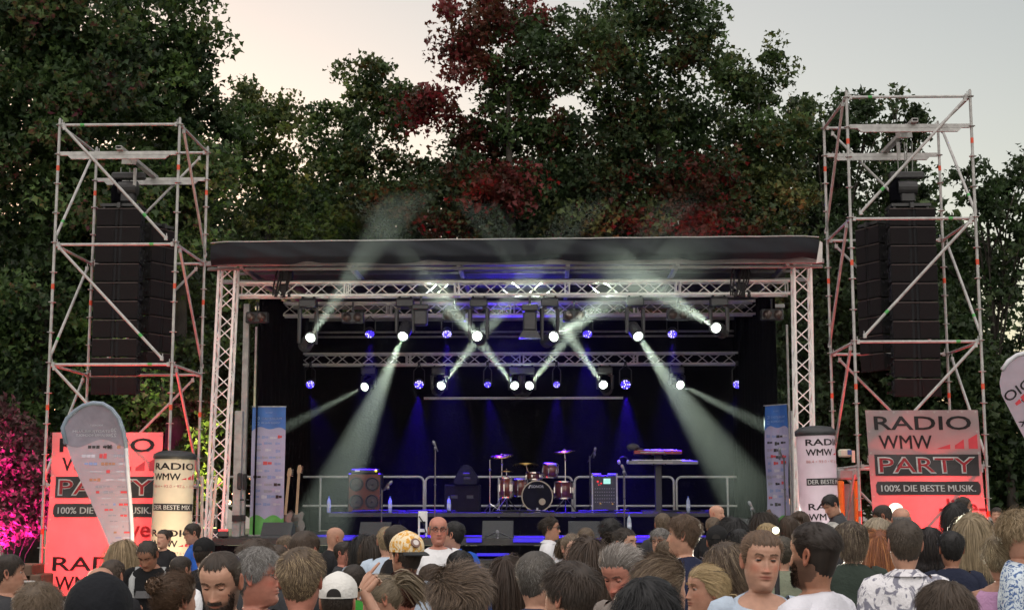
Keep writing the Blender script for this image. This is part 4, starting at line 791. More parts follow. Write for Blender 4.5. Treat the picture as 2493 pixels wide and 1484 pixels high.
def feather(outline, Y, label, turn, deco, th=.02):
    pts = [at(x, y, Y) for x, y in outline]; x0 = at(deco['pole'], 1300, Y).x; t = thing('feather_flag', (x0, Y, 0), label, 'flag', 'feather flags at both sides of the stage')
    n = len(pts); cx_ = sum(p.x for p in pts)/n; cz = sum(p.z for p in pts)/n
    def srf(x, z, off=0): return Vector((x, .05*math.sin(x*3.1+z*1.3)+.02*math.sin(z*5+x)-off, z))
    # filled sheet as rows cut across the outline
    zs_ = np.linspace(min(p.z for p in pts)+.002, max(p.z for p in pts)-.002, 44); V = []; nx_ = 12
    for z in zs_:
        xs_ = []
        for i in range(n):
            a, b = pts[i], pts[(i+1) % n]
            if (a.z-z)*(b.z-z) <= 0 and abs(a.z-b.z) > 1e-9: xs_.append(a.x+(b.x-a.x)*(z-a.z)/(b.z-a.z))
        lo, hi = min(xs_), max(xs_)
        V += [srf(lo+(hi-lo)*k/nx_-x0, z) for k in range(nx_+1)]
    m = MB(); m.add(V, [(j*(nx_+1)+i, j*(nx_+1)+i+1, (j+1)*(nx_+1)+i+1, (j+1)*(nx_+1)+i) for j in range(len(zs_)-1) for i in range(nx_)]); m.build('cloth', flagc, t, smooth=True)
    if deco.get('hem'):
        h = MB(); q = [pts[i]-Vector((x0, Y, 0)) for i in deco['hem']]; h.path([srf(p.x, p.z) for p in q], .032, 8); h.build('hem', mat('blue_grey_hem', (.16, .21, .27), .6), t, smooth=True)
    p = MB(); q = [pts[i]-Vector((x0, Y, 0)) for i in deco['polepts']]; p.path([(q[0].x*.0, 0, 0)]+[srf(a.x, a.z) for a in q], [.03]*(len(q)+1), 8); p.box((0, 0, .03), (.5, .5, .05)); p.build('pole', mat('white_pole', (.55, .56, .6), .4), t, smooth=True)
    return t, x0, srf
ol = [(150, 1040), (160, 1018), (178, 1000), (200, 986), (225, 980), (250, 982), (272, 995), (290, 1018), (300, 1050), (307, 1090), (312, 1160), (316, 1240), (319, 1300), (319, 1390), (312, 1420), (296, 1400), (270, 1340), (240, 1270), (205, 1190), (178, 1130), (160, 1080)]
fl, fx, fs = feather(ol, 21.5, 'pale feather flag with rows of sponsor logos in front of the left banner', 0, {'pole': 319, 'polepts': [14, 13, 12, 11, 10, 9, 8, 7, 6, 5, 4, 3, 2, 1], 'hem': [20, 0, 1, 2, 3, 4, 5, 6, 7, 8, 9]})
u = ppm(21.5)
def fpt(px, py): p = at(px, py, 21.5); return p.x-fx, p.z
m = MB(); V = []
for i in range(15):
    px = 153+i*(307-153)/14; yb = 1078+10*math.sin(i*.55); 
    yt = [1036, 1016, 1004, 996, 990, 987, 985, 984, 985, 988, 993, 1002, 1014, 1032, 1060][i]
    for k in range(6): x, z = fpt(px, yt+(yb-yt)*k/5); V.append(fs(x, z, .004))
m.add(V, [(i*6+k, i*6+k+1, (i+1)*6+k+1, (i+1)*6+k) for i in range(14) for k in range(5)]); m.build('top_panel', mat('mauve_grey_print', (.29, .27, .33), .6, trans=.4), fl)
m = MB()
for s_, px, py, w_, h_ in (('STADTJUBILÄUM', 220, 1049, 92, 9), ('800 JAHRE BOCHOLT', 225, 1059, 86, 7), ('20', 275, 1046, 14, 9), ('22', 275, 1058, 14, 9), ('BOCHOLT', 232, 1034, 32, 4)):
    x, z = fpt(px, py); add_text(m, s_, (x, 0, z), w_*u, h_*u, .01, lambda p: fs(p.x, p.z, .008), mirror=True)
m.build('lettering', mat('pale_print', (.62, .62, .68), .5), fl)
rr = random.Random(4); LC = [mat('logo_red', (.55, .05, .06), .5), mat('logo_blue', (.2, .24, .45), .5), mat('logo_grey', (.28, .26, .32), .5), mat('logo_brown', (.35, .16, .1), .5), ink, mat('logo_pale', (.45, .42, .5), .5)]
m = MB()
rows = [(1087, [(226, 30, 10, 4), (258, 22, 8, 4), (288, 9, 10, 3)]), (1109, [(214, 34, 8, 5), (249, 20, 15, 0), (290, 30, 10, 2)]), (1128, [(220, 32, 7, 1), (262, 36, 8, 3), (300, 22, 6, 5)]), (1147, [(232, 30, 4, 5), (262, 9, 9, 0), (298, 32, 5, 5)]), (1167, [(230, 28, 8, 3), (266, 20, 5, 5), (300, 28, 7, 5)]), (1184, [(248, 36, 5, 2), (300, 34, 4, 2)]), (1197, [(236, 8, 8, 0), (262, 26, 6, 2), (300, 16, 8, 0)]), (1212, [(256, 26, 4, 5), (300, 22, 4, 5)]), (1227, [(252, 18, 4, 2), (276, 6, 8, 1), (298, 24, 7, 0)]), (1240, [(262, 22, 5, 0), (300, 8, 8, 2)]), (1254, [(270, 20, 4, 2), (298, 18, 5, 0)]), (1268, [(274, 20, 4, 2), (302, 20, 3, 5)]), (1281, [(276, 22, 3, 5), (297, 4, 7, 2)]), (1295, [(278, 7, 7, 3), (306, 14, 5, 0)]), (1308, [(286, 14, 3, 1), (306, 16, 3, 5)]), (1330, [(298, 10, 4, 2), (309, 8, 4, 5)])]
for py, items in rows:
    for px, w_, h_, ci in items:
        x, z = fpt(px, py); n_ = max(1, int(w_/9)); 
        for k in range(n_):                              # broken up so a logo reads as a mark beside a word
            ww = w_/n_*(.82 if n_ > 1 else 1); xx = x+((k+.5)/n_-.5)*w_*u; hh = h_*(.6+.4*rr.random())
            m.add([fs(xx+a*ww*u/2, z+b*hh*u/2, .006) for a, b in ((-1, -1), (1, -1), (1, 1), (-1, 1))], [(0, 1, 2, 3)])
        m.build('sponsor_logo', LC[ci], fl); m = MB()
x, z = fpt(262, 1087); add_text(m, 'VBB', (x, 0, z), 20*u, 10*u, .02, lambda p: fs(p.x, p.z, .008))
m.build('sponsor_logo', ink, fl)
ol2 = [(2434, 930), (2440, 900), (2455, 878), (2475, 864), (2500, 858), (2530, 862), (2555, 880), (2572, 910), (2580, 960), (2582, 1040), (2582, 1130), (2575, 1180), (2550, 1150), (2525, 1110), (2500, 1072), (2478, 1030), (2458, 992), (2440, 960)]
f2, fx2, fs2 = feather(ol2, 20.6, 'pale pink feather flag with slanted letters at the right edge', 0, {'pole': 2580, 'polepts': [11, 10, 9, 8, 7, 6, 5, 4, 3, 2, 1]})
def fp2(px, py): p = at(px, py, 20.6); return p.x-fx2, p.z
m = MB(); x, z = fp2(2498, 935); rot = R(34)
def f2w(cx_, cz_, ang, off): 
    def g(p): dx, dz = p.x, p.z; return fs2(cx_+dx*math.cos(ang)-dz*math.sin(ang), cz_+dx*math.sin(ang)+dz*math.cos(ang), off)
    return g
u2 = ppm(20.6); add_text(m, 'RADIO', (0, 0, 0), 120*u2, 24*u2, .01, f2w(x, z, rot, .005), mirror=True); x, z = fp2(2525, 960); add_text(m, 'WMW', (0, 0, 0), 80*u2, 22*u2, .01, f2w(x, z, rot, .005), mirror=True)
x, z = fp2(2508, 1020); add_text(m, 'XIM', (0, 0, 0), 52*u2, 13*u2, .03, f2w(x, z, R(28), .005), mirror=False); m.build('lettering', ink, f2)
m = MB(); x, z = fp2(2484, 970)
for k, hgt in enumerate((8, 13, 17)): g = f2w(x, z, rot, .006); m.add([g(Vector(((k*18-16)*u2, 0, -9*u2))), g(Vector(((k*18-2)*u2, 0, -9*u2))), g(Vector(((k*18-2)*u2, 0, (hgt-7)*u2))), g(Vector(((k*18-16)*u2, 0, (hgt-10)*u2)))], [(0, 1, 2, 3)])
x, z = fp2(2520, 1045); g = f2w(x, z, R(28), .006); m.add([g(Vector((-22*u2, 0, -14*u2))), g(Vector((24*u2, 0, -16*u2))), g(Vector((24*u2, 0, 10*u2))), g(Vector((-14*u2, 0, 6*u2)))], [(0, 1, 2, 3)]); m.build('red_bars', inkred, f2)
# sponsor banners on the stage
def sponsor(px0, px1, yt, yb, Y, turn, label, wd):
    a = at((px0+px1)/2, yb, Y); zt_ = at(px0, yt, Y).z; z0 = DZ+.02; H = zt_-z0; w = wd; t = thing('sponsor_banner', (a.x, Y, z0), label, 'banner', 'sponsor banners on the stage', rz=R(turn))
    def srf(x, v, off=0): return Vector((x+.0*v, .02*math.sin(v*9+x*4)+.012*math.sin(x*15)-off, v*H))
    bl, gr, wh = mat('blue_print', (.035, .13, .42), .5, var=.2, scale=3), mat('green_print', (.10, .34, .07), .5, var=.2), mat('white_print', (.33, .31, .46), .5, var=.05)
    def strip(v0, v1, mt, off, nm):
        m = MB(); nx_, nz_ = 14, 12
        V = [srf((i/nx_-.5)*w, v0(i/nx_)+(v1(i/nx_)-v0(i/nx_))*j/nz_, off) for j in range(nz_+1) for i in range(nx_+1)]
        m.add(V, [(j*(nx_+1)+i, j*(nx_+1)+i+1, (j+1)*(nx_+1)+i+1, (j+1)*(nx_+1)+i) for j in range(nz_) for i in range(nx_)]); m.build(nm, mt, t, smooth=True)
    strip(lambda u: 0, lambda u: 1, wh, 0, 'cloth'); strip(lambda u: .81+.03*math.sin(u*PI)+.015*math.sin(u*9), lambda u: .998, bl, .004, 'blue_field'); strip(lambda u: .004, lambda u: .12+.035*abs(math.sin(u*2*PI+.4)), gr, .004, 'green_field')
    m = MB()
    for s_, x, v, ww, hh in (('20', -.34, .91, .12, .028), ('22', -.34, .87, .12, .028), ('STADTJUBILÄUM', .08, .908, .6, .026), ('800 JAHRE BOCHOLT', .06, .873, .56, .018), ('BOCHOLT', 0, .955, .2, .01)): add_text(m, s_, (x*w, 0, v*H), ww*w, hh*H, .01, lambda p: srf(p.x, p.z/H, .008))
    m.build('lettering', mat('pale_blue_print', (.4, .5, .72), .5), t); m = MB(); rr = random.Random(int(px0))
    for j in range(11):
        for i in range(3 if j % 3 else 4):
            n_ = 3 if j % 3 else 4; x = ((i+.5)/n_-.5)*.86+rr.uniform(-.03, .03); v = .76-.052*j+rr.uniform(-.006, .006); ci = rr.choice([0, 1, 2, 4, 2, 1, 5]); ww, hh = rr.uniform(.12, .24), rr.uniform(.016, .028)
            for k in range(2): xx = x+(k-.5)*ww*.55; m.add([srf((xx+a*ww*.25)*w, v+b*hh*.5*(1-.3*k), .006) for a, b in ((-1, -1), (1, -1), (1, 1), (-1, 1))], [(0, 1, 2, 3)])
            m.build('sponsor_logo', LC[ci], t); m = MB()
    m = MB(); m.box((0, .06, -.005), (w*1.05, .2, .03)); m.tube((0, .06, 0), (0, .06, H*.98), .015, 8); m.box((0, .01, H+.008), (w*1.02, .04, .02)); m.build('stand', galv, t)
sponsor(611, 686, 990, 1296, 28.3, 4, 'blue, white and green sponsor banner at the left of the stage', .66); sponsor(1877, 1915, 986, 1290, 28.2, -52, 'blue, white and green sponsor banner turned sideways at the right of the stage', .62)
# orange work tower behind the right column, barriers, boxes
Y = 24.6; a = at(2062, 1180, Y); t = thing('light_tower', (a.x, Y, 0), 'orange and grey work light tower behind the right radio column', 'work light'); H = at(2062, 1108, Y).z
m = MB(); m.box((-.12, 0, H*.42), (.09, .3, H*.84), bev=.02); m.box((.14, 0, H*.42), (.09, .3, H*.84), bev=.02); m.build('frame', mat('orange_paint', (.72, .17, .02), .4), t); m = MB(); m.box((.01, .05, H*.42), (.2, .2, H*.8)); m.box((0, 0, H*.88), (.34, .34, .18), bev=.03); m.build('cabinet', mat('grey_paint', (.25, .25, .25), .5), t)
m = MB(); m.box((-.02, 0, H+.04), (.2, .2, .13), bev=.02); m.box((.1, -.1, H-.02), (.05, .05, .2)); m.build('lamp', mat('cream_paint', (.5, .52, .42), .4), t); m = MB(); m.box((.04, -.103, H+.05), (.07, .01, .08)); m.build('window', mat('blue_window', (.05, .12, .3), .2), t)
def barrier(px0, px1, yt, Y, lab):
    a, b = at(px0, yt, Y), at(px1, yt, Y); w, h = b.x-a.x, a.z; t = thing('crowd_barrier', (a.x, Y, 0), lab, 'barrier', 'crowd barriers'); m = MB(); m.path([(0, 0, .1), (0, 0, h-.08), (.08, 0, h), (w-.08, 0, h), (w, 0, h-.08), (w, 0, .1)], .02, 8); m.tube((0, 0, .2), (w, 0, .2), .018, 6)
    for k in (.1, .9): m.box((w*k, 0, .03), (.05, .5, .04))
    m.build('frame', galv, t, smooth=False); n = int(w/.13); m = MB()
    for k in range(1, n): m.tube((w*k/n, 0, .2), (w*k/n, 0, h), .008, 5)
    m.build('bars', galv, t)
barrier(-60, 98, 1415, 21.5, 'crowd barrier at the left edge under the magenta bush'); barrier(1130, 1700, 1395, 20.5, 'long crowd barrier in front of the stage'); barrier(470, 1100, 1396, 20.7, 'crowd barrier left in front of the stage')
for k, (px, w_, h_, lab) in enumerate(((40, .8, .9, 'brown wooden box behind the left barrier'), (85, .5, .75, 'smaller brown box beside the left tower'))):
    x = on(px, 22.6); m = MB(); m.box((0, 0, h_/2), (w_, .6, h_), bev=.02); m.box((0, -.305, h_*.75), (w_*.9, .01, .04)); tag(m.build('wooden_box', mat('brown_board', (.10, .055, .035), .7, var=.3, scale=4), None, False, (x, 22.6, 0)), lab, 'box')
for k in range(2):
    px = (505, 497)[k]; a = at(px, 1158, 25.6); m = MB(); m.tube((0, 0, 0), (.12-.2*k, .15, a.z), .03, 8); tag(m.build('tube', mat('pale_tube', (.6, .5, .42), .5), None, False, (on(px, 25.6), 25.6, 0)), ('pale tube leaning beside the left truss leg', 'second pale tube leaning nearer the left tower')[k], 'tube')
# ------------------------------------------------------------------ people
# profile of a standing figure in metres, z measured from the chin: half width, front depth, back depth
PZ = np.array([-.86, -.84, -.80, -.76, -.68, -.58, -.48, -.36, -.27, -.20, -.165, -.145, -.125, -.105, -.085, -.06, -.035, -.02, -.008, .004, .02, .04, .055, .075, .10, .125, .145, .165, .185, .20, .213, .224, .232, .235])
PW_ = np.array([.06, .10, .135, .165, .175, .160, .152, .168, .182, .188, .176, .150, .116, .084, .063, .057, .0545, .054, .050, .046, .053, .060, .064, .068, .0725, .0755, .077, .0775, .0745, .0675, .057, .042, .024, .004])
PF = np.array([.04, .07, .09, .105, .115, .115, .118, .125, .118, .100, .085, .072, .060, .052, .046, .044, .050, .064, .083, .091, .0945, .0945, .0945, .094, .0905, .086, .0905, .0905, .084, .073, .059, .042, .024, .004])
PB = np.array([.04, .07, .10, .125, .125, .11, .10, .112, .118, .112, .106, .100, .092, .084, .076, .067, .061, .059, .058, .058, .060, .066, .072, .081, .091, .099, .103, .103, .097, .087, .073, .053, .030, .004])
PZ = np.where(PZ <= -.104, PZ+.072, PZ)                # a short thick neck: shoulders lie just below the chin
for a_, b_ in ((-.085, -.026), (-.06, -.021), (-.035, -.0165), (-.02, -.012), (-.008, -.006)): PZ[np.abs(PZ-a_) < .0005] = b_
PW_[np.abs(PZ-.004) < 1e-6] = .050; PW_[np.abs(PZ-.02) < 1e-6] = .057; PW_[np.abs(PZ-.04) < 1e-6] = .063; PW_[np.abs(PZ+.006) < 1e-6] = .046; PW_[np.abs(PZ+.012) < 1e-6] = .046; PW_[np.abs(PZ+.0165) < 1e-6] = .048; PW_[np.abs(PZ+.021) < 1e-6] = .052; PW_[np.abs(PZ+.026) < 1e-6] = .060; PW_[np.abs(PZ-.055) < 1e-6] = .0675; PW_[np.abs(PZ-.075) < 1e-6] = .0705
def prof(z, th, fem=0.0, fat=1.0):
    w = np.interp(z, PZ, PW_); f = np.interp(z, PZ, PF); b = np.interp(z, PZ, PB)
    body = np.clip((-.018-z)/.05, 0, 1); neck = np.clip((.0-z)/.012, 0, 1)*(1-body)
    w = w*(1-fem*.13*body-fem*.12*neck)*(1+(fat-1)*body); f = f*(1+fem*.14*body*np.exp(-((z+.228)/.08)**2)-fem*.12*neck)*(1+(fat-1)*1.3*body); b = b*(1-fem*.08*body-fem*.1*neck)
    c, s_ = np.cos(th), np.sin(th); e = .87
    return w*np.sign(s_)*np.abs(s_)**e, -(np.where(c > 0, f, b))*np.sign(c)*np.abs(c)**e
def face_push(x, z, side):
    """outward push of the front of the head: brow, sockets, nose, lips, chin, cheeks"""
    g = lambda a, b, sx, sz: np.exp(-((x-a)/sx)**2-((z-b)/sz)**2)
    d = 0.0045*(g(.026, .142, .018, .007)+g(-.026, .142, .018, .007))-.0125*(g(.031, .126, .0145, .010)+g(-.031, .126, .0145, .010))
    nz = np.clip((.138-z)/.060, 0, 1)*(z > .07); br = .004+.019*nz**1.2
    d = d+br*np.exp(-(x/(.0075+.006*nz))**2)*np.clip((.143-z)/.012, 0, 1)*np.clip((z-.068)/.010, 0, 1)+.007*(g(.013, .0775, .0065, .006)+g(-.013, .0775, .0065, .006))
    d = d+.0055*g(0, .0585, .021, .0045)+.0065*g(0, .0475, .018, .005)-.004*g(0, .053, .026, .0022)-.004*g(0, .037, .022, .006)+.005*g(0, .014, .018, .012)
    d = d+.0035*(g(.05, .098, .018, .016)+g(-.05, .098, .018, .016))-.0025*(g(.034, .068, .006, .014)+g(-.034, .068, .006, .014))
    return d*side
NT = 72
_t = np.arange(NT)/NT; TH = 2*PI*_t-.52*np.sin(2*PI*_t)
ZH = np.concatenate([np.array([-.86, -.84, -.80, -.76, -.70, -.62, -.54, -.46, -.38, -.31, -.25, -.21, -.18, -.16, -.145, -.13, -.115, -.10, -.085, -.07, -.055, -.04, -.03, -.02, -.012, -.004]), np.arange(.002, .160, .0042), np.linspace(.162, .205, 9), np.array([.2105, .216, .221, .2255, .229, .232, .234])])
def smooth(a, b, x): t = np.clip((x-a)/(b-a), 0, 1); return t*t*(3-2*t)
ZH = np.where(ZH <= -.099, ZH+.072, np.where(ZH < -.003, ZH*.31, ZH))
class Pose:
    def __init__(s, p):
        s.yaw = R(p['face']-p['body']); s.pitch = R(p['pitch']); s.roll = R(p['roll']); s.by = R(p['body']); s.sc = p['s']; s.H = p['H']
        s.zc = s.H-.235*s.sc; s.lean = R(p.get('lean', 0))
    def __call__(s, P):
        P = np.array(P, float); z = P[:, 2]; w = smooth(-.040, .0, z)
        a = s.pitch*w; px, py, pz = P[:, 0], P[:, 1]-.02, z+.03                # nod about the top of the neck
        y2 = py*np.cos(a)-pz*np.sin(a); z2 = py*np.sin(a)+pz*np.cos(a)
        r_ = s.roll*w; x3 = px*np.cos(r_)+z2*np.sin(r_); z3 = -px*np.sin(r_)+z2*np.cos(r_)
        b = s.yaw*w+s.by; yy = y2+.02
        Q = np.stack([x3, yy, z3-.03], 1)
        if s.lean: l = s.lean; zz = Q[:, 2]+.8; Q = np.stack([Q[:, 0], Q[:, 1]*math.cos(l)-zz*math.sin(l), Q[:, 1]*math.sin(l)+zz*math.cos(l)-.8], 1)
        Q = np.stack([Q[:, 0]*np.cos(b)-Q[:, 1]*np.sin(b), Q[:, 0]*np.sin(b)+Q[:, 1]*np.cos(b), Q[:, 2]], 1)*s.sc
        Q[:, 2] += s.zc; return Q
def grid_faces(nr, nt, off=0):
    i, j = np.meshgrid(np.arange(nr-1), np.arange(nt), indexing='ij'); a = i*nt+j; b = i*nt+(j+1) % nt
    return (np.stack([a, b, b+nt, a+nt], -1).reshape(-1, 4)+off)
skinm = mat('skin', rough=.48, var=.13, scale=26, attr=True, bump=.12, bscale=220, spec=.4)
hairm = mat('hair', rough=.5, var=.18, scale=14, attr=True, spec=.35); eyem = mat('eye', rough=.15, var=0, attr=True)
def body_mesh(p, pose):
    fem, fat = p['fem'], p['fat']; Z = np.repeat(ZH, NT); T = np.tile(TH, len(ZH)); x, y = prof(Z, T, fem, fat)
    front = np.clip(np.cos(T), 0, 1); hz = (Z > -.03)
    push = face_push(x, Z, (front > .15)*np.clip(front*1.6, 0, 1))*hz
    if fem: push = push*.85
    y = y-push; y = y+.012*smooth(.0, -.09, Z)*0
    P = np.stack([x, y, Z], 1); skin = np.array(p['skin']); C = np.tile(skin, (len(P), 1))
    g = lambda a, b, sx, sz: np.exp(-((x-a)/sx)**2-((Z-b)/sz)**2)*(front > .2)
    lip = np.clip(g(0, .053, .024, .0075)*1.5, 0, 1)[:, None]; C = C*(1-lip)+lip*(skin*np.array([.84, .50, .50]))
    flush = (np.clip(g(.046, .09, .022, .02)+g(-.046, .09, .022, .02)+g(0, .085, .016, .014), 0, 1)*p['flush'])[:, None]; C = C*(1-flush)+flush*skin*np.array([1.08, .72, .68])
    ag = np.clip(g(0, .053, .03, .0016), 0, 1)[:, None]; C = C*(1-.6*ag)
    if p['beard']:
        bm = np.clip(smooth(.075, .055, Z+.02*(np.abs(x) > .045)*0)*smooth(-.03, -.005, Z)*(front > .05)+(np.abs(x) > .055)*smooth(.12, .09, Z)*smooth(-.01, .02, Z)*(front > -.1)*(front < .6), 0, 1)
        bm = bm*(1-lip[:, 0]); C = C*(1-.75*bm[:, None])+.75*bm[:, None]*np.array(p['beard'])
    else: bm = None
    # scalp shade of cropped hair where the hair grows
    V = [pose(P)]; Fq = [grid_faces(len(ZH), NT)]; K = [C]; n = len(P)
    def add(Vn, Fn, col, posed=True):
        nonlocal n
        V.append(pose(Vn) if posed else np.asarray(Vn, float)); Fq.append(np.asarray(Fn)+n); K.append(np.tile(np.array(col), (len(Vn), 1))); n += len(Vn)
    # ears
    for sd in (-1, 1):
        m = 10; ev = []; 
        for ri, (rr, o) in enumerate(((1.0, 0.0), (1.12, .013), (.92, .019), (.62, .011), (.3, .007))):
            for k in range(m):
                a = 2*PI*k/m; ez = .033*rr*math.cos(a); ey = .018*rr*math.sin(a)*(1 if math.sin(a) > 0 else .75)
                nar = 1-.25*(ez < 0); ev.append((sd*(.0725+o*.75+.22*max(ey, 0)), .012+ey*nar+.15*ez, .112+ez))
        fq = [(r_*m+k, r_*m+(k+1) % m, (r_+1)*m+(k+1) % m, (r_+1)*m+k) for r_ in range(4) for k in range(m)]
        add(ev, fq if sd > 0 else [f[::-1] for f in fq], skin*np.array([1.03, .80, .76]))
    # eyelids
    if p['detail']:
        for sd in (-1, 1):
            lv = []; lf = []; m = 10; q = 6
            for i in range(q+1):
                ph = R(-72+i*26.0) if False else R(-60)+R(150)*i/q
                for k in range(m+1):
                    a = -PI/2+PI*k/m; open_ = p['eyes']
                    lv.append((a, ph))
            up = []; rr = .0142
            for part, (p0, p1) in enumerate(((R(95), R(90-58-30*(1-p['eyes']))-R(14)), (R(-80), R(-22)))):
                st = len(up)
                for i in range(5):
                    ph = p0+(p1-p0)*i/4
                    for k in range(m+1):
                        a = -PI*.48+PI*.96*k/m; up.append((sd*.031+rr*1.06*math.sin(a)*math.cos(ph*.9), -.0715-rr*math.cos(a)*math.cos(ph), .1255+rr*.98*math.sin(ph)*math.cos(a*.75)))
                lf += [(st+i*(m+1)+k, st+i*(m+1)+k+1, st+(i+1)*(m+1)+k+1, st+(i+1)*(m+1)+k) for i in range(4) for k in range(m)]
            add(up, lf, skin*np.array([.9, .80, .78]))
    # arms: shoulder, elbow, wrist, then a hand with five fingers
    mb = MB(); s_, zc = p['s'], pose.zc; bc, bs = math.cos(pose.by), math.sin(pose.by); sw = (1-.13*fem)*fat
    def w2(v): x_, y_, z_ = v; return Vector((x_*bc-y_*bs, x_*bs+y_*bc, z_))*s_+Vector((0, 0, zc))
    def w2l(v):
        l = pose.lean; x_, y_, z_ = v; zz = z_+.8; return w2((x_, y_*math.cos(l)-zz*math.sin(l), y_*math.sin(l)+zz*math.cos(l)-.8))
    arms = []
    for sd in (-1, 1):
        sh = Vector((sd*.172*sw, .005, -.106)); A = p['arms'].get(sd)
        if A: el, wr, hd = Vector(A[0]), Vector(A[1]), Vector(A[2])
        else: el, wr, hd = Vector((sd*.235*sw, .03, -.43)), Vector((sd*.235*sw, -.05, -.67)), Vector((0, -.15, -1))
        k = 1-.14*fem; pts = [sh+Vector((-sd*.06, 0, .0)), sh, sh.lerp(el, .3), sh.lerp(el, .7), el, el.lerp(wr, .3), el.lerp(wr, .7), wr]
        pts[0].z += .012; rad = [.050*k, .056*k, .052*k, .045*k, .041*k, .041*k, .032*k, .026*k]
        mb.path([w2l(v) for v in pts], [r_*s_ for r_ in rad], 10, col=tuple(skin)); arms.append((pts, rad, sd))
        hd.normalize(); up_ = Vector(A[3]) if A and len(A) > 3 else Vector((sd, 0, 0)); up_ = (up_-hd*up_.dot(hd)).normalized(); sdv = hd.cross(up_)      # up_ = back of the hand
        curl = A[4] if A and len(A) > 4 else [.5, .55, .6, .65, .45]
        palm = [(0, 0), (.03, .004), (.06, .003), (.088, 0)]
        for row in (-1, 0, 1): mb.path([w2l(wr+hd*a+up_*b+sdv*(row*.022)*(1 if i else .6)) for i, (a, b) in enumerate(palm)], [s_*v for v in (.019, .0175, .017, .014)], 7, col=tuple(skin))
        for fi, (off, L) in enumerate(((-.032, .070), (-.011, .078), (.011, .073), (.031, .057))):
            q0 = wr+hd*.085+sdv*off; dr = hd.copy(); pp = [q0]; c_ = curl[fi]
            for seg in (.45, .32, .25): dr = Matrix.Rotation(-c_*1.15, 3, sdv) @ dr; pp.append(pp[-1]+dr*L*seg)
            mb.path([w2l(v) for v in pp], [s_*v for v in (.0095, .009, .008, .0058)], 6, col=tuple(skin*np.array([1, .95, .93])))
        q0 = wr+hd*.03-sdv*.028*1.0; dr = (hd*.75-sdv*.6-up_*(.2+.5*curl[4])).normalized(); mb.path([w2l(v) for v in (q0, q0+dr*.034, q0+dr*.034+(hd*.85-sdv*.2-up_*.35).normalized()*.026, q0+dr*.034+(hd*.9-up_*.4).normalized()*.048)], [s_*v for v in (.013, .011, .0095, .007)], 6, col=tuple(skin))
    # legs and feet
    hz = zc-.78*s_; 
    for sd in (-1, 1):
        a = w2((sd*.085, .01, -.74)); f = w2((sd*.10, .02, 0)); kx = Vector((f.x, f.y, hz*.52)); ak = Vector((f.x, f.y, .09))
        mb.path([a, a.lerp(kx, .4), kx, kx.lerp(ak, .35), ak, Vector((f.x, f.y, .03))], [.088*s_, .078*s_, .056*s_, .055*s_, .04*s_, .045*s_], 10, col=tuple(skin))
        dirf = Vector((bs, -bc, 0)); mb.path([ak-Vector((0, 0, .045))-dirf*.05, ak-Vector((0, 0, .05))+dirf*.06, ak-Vector((0, 0, .06))+dirf*.16, ak-Vector((0, 0, .065))+dirf*.2], [.038, .043, .032, .02], 8, col=(.03, .03, .035))
    quads = [f for f in mb.f if len(f) == 4]; caps = [f for f in mb.f if len(f) != 4]
    V.append(np.array(mb.v)); K.append(np.array(mb.c)); Fq.append(np.array(quads)+n)
    return np.concatenate(V), np.concatenate(Fq), np.concatenate(K), arms, w2l, bm, P
def hair_mask(T, Z, st):
    """how much hair grows at an angle round the head and a height above the chin"""
    a = np.abs((T+PI) % (2*PI)-PI)                          # 0 at the face, pi at the nape
    fr, temple = st.get('front', .182), st.get('temple', .150)
    line = np.interp(a, [0, .45, .8, 1.15, 1.35, 1.62, 1.85, 2.3, PI], [fr, fr+.001, fr-.004+st.get('recede', 0), temple, .105, .100, .085, .045, st.get('nape', .030)])
    line = line+st.get('ragged', 1)*(.0035*np.sin(T*23+1)+.003*np.sin(T*41+Z*90)+.002*np.sin(T*67))
    m = smooth(-.006, .008, Z-line)
    if st.get('bald'): m = m*(1-smooth(st['bald']-.012, st['bald']+.012, Z-.0*a))
    return (m, smooth(-.004, .034, Z-line)) if st.get('both') else m
STY = dict(short=dict(t=.011, L=.022, lift=.55), crop=dict(t=.006, L=.013, lift=.7), buzz=dict(t=.003, L=.006, lift=.9), curly=dict(t=.018, L=.045, lift=.9, curl=1), spiky=dict(t=.012, L=.04, lift=1.0, lk=1.1, swirl=2), back=dict(t=.016, L=.07, lift=.25, flow='back'), fringe=dict(t=.004, L=.014, lift=.4, bald=.152), thin=dict(t=.004, L=.022, lift=.35, front=.20), fade=dict(t=.016, L=.030, lift=.5, fade=1, flow='back'), long=dict(t=.014, L=.42, lift=.3, long=1, nape=.02), bob=dict(t=.018, L=.20, lift=.35, long=1), bowl=dict(t=.016, L=.085, lift=.3, long=1), bun=dict(t=.010, L=.05, lift=.12, flow='up', knot='bun'), pony=dict(t=.010, L=.06, lift=.12, flow='up', knot='pony'), bald=None)
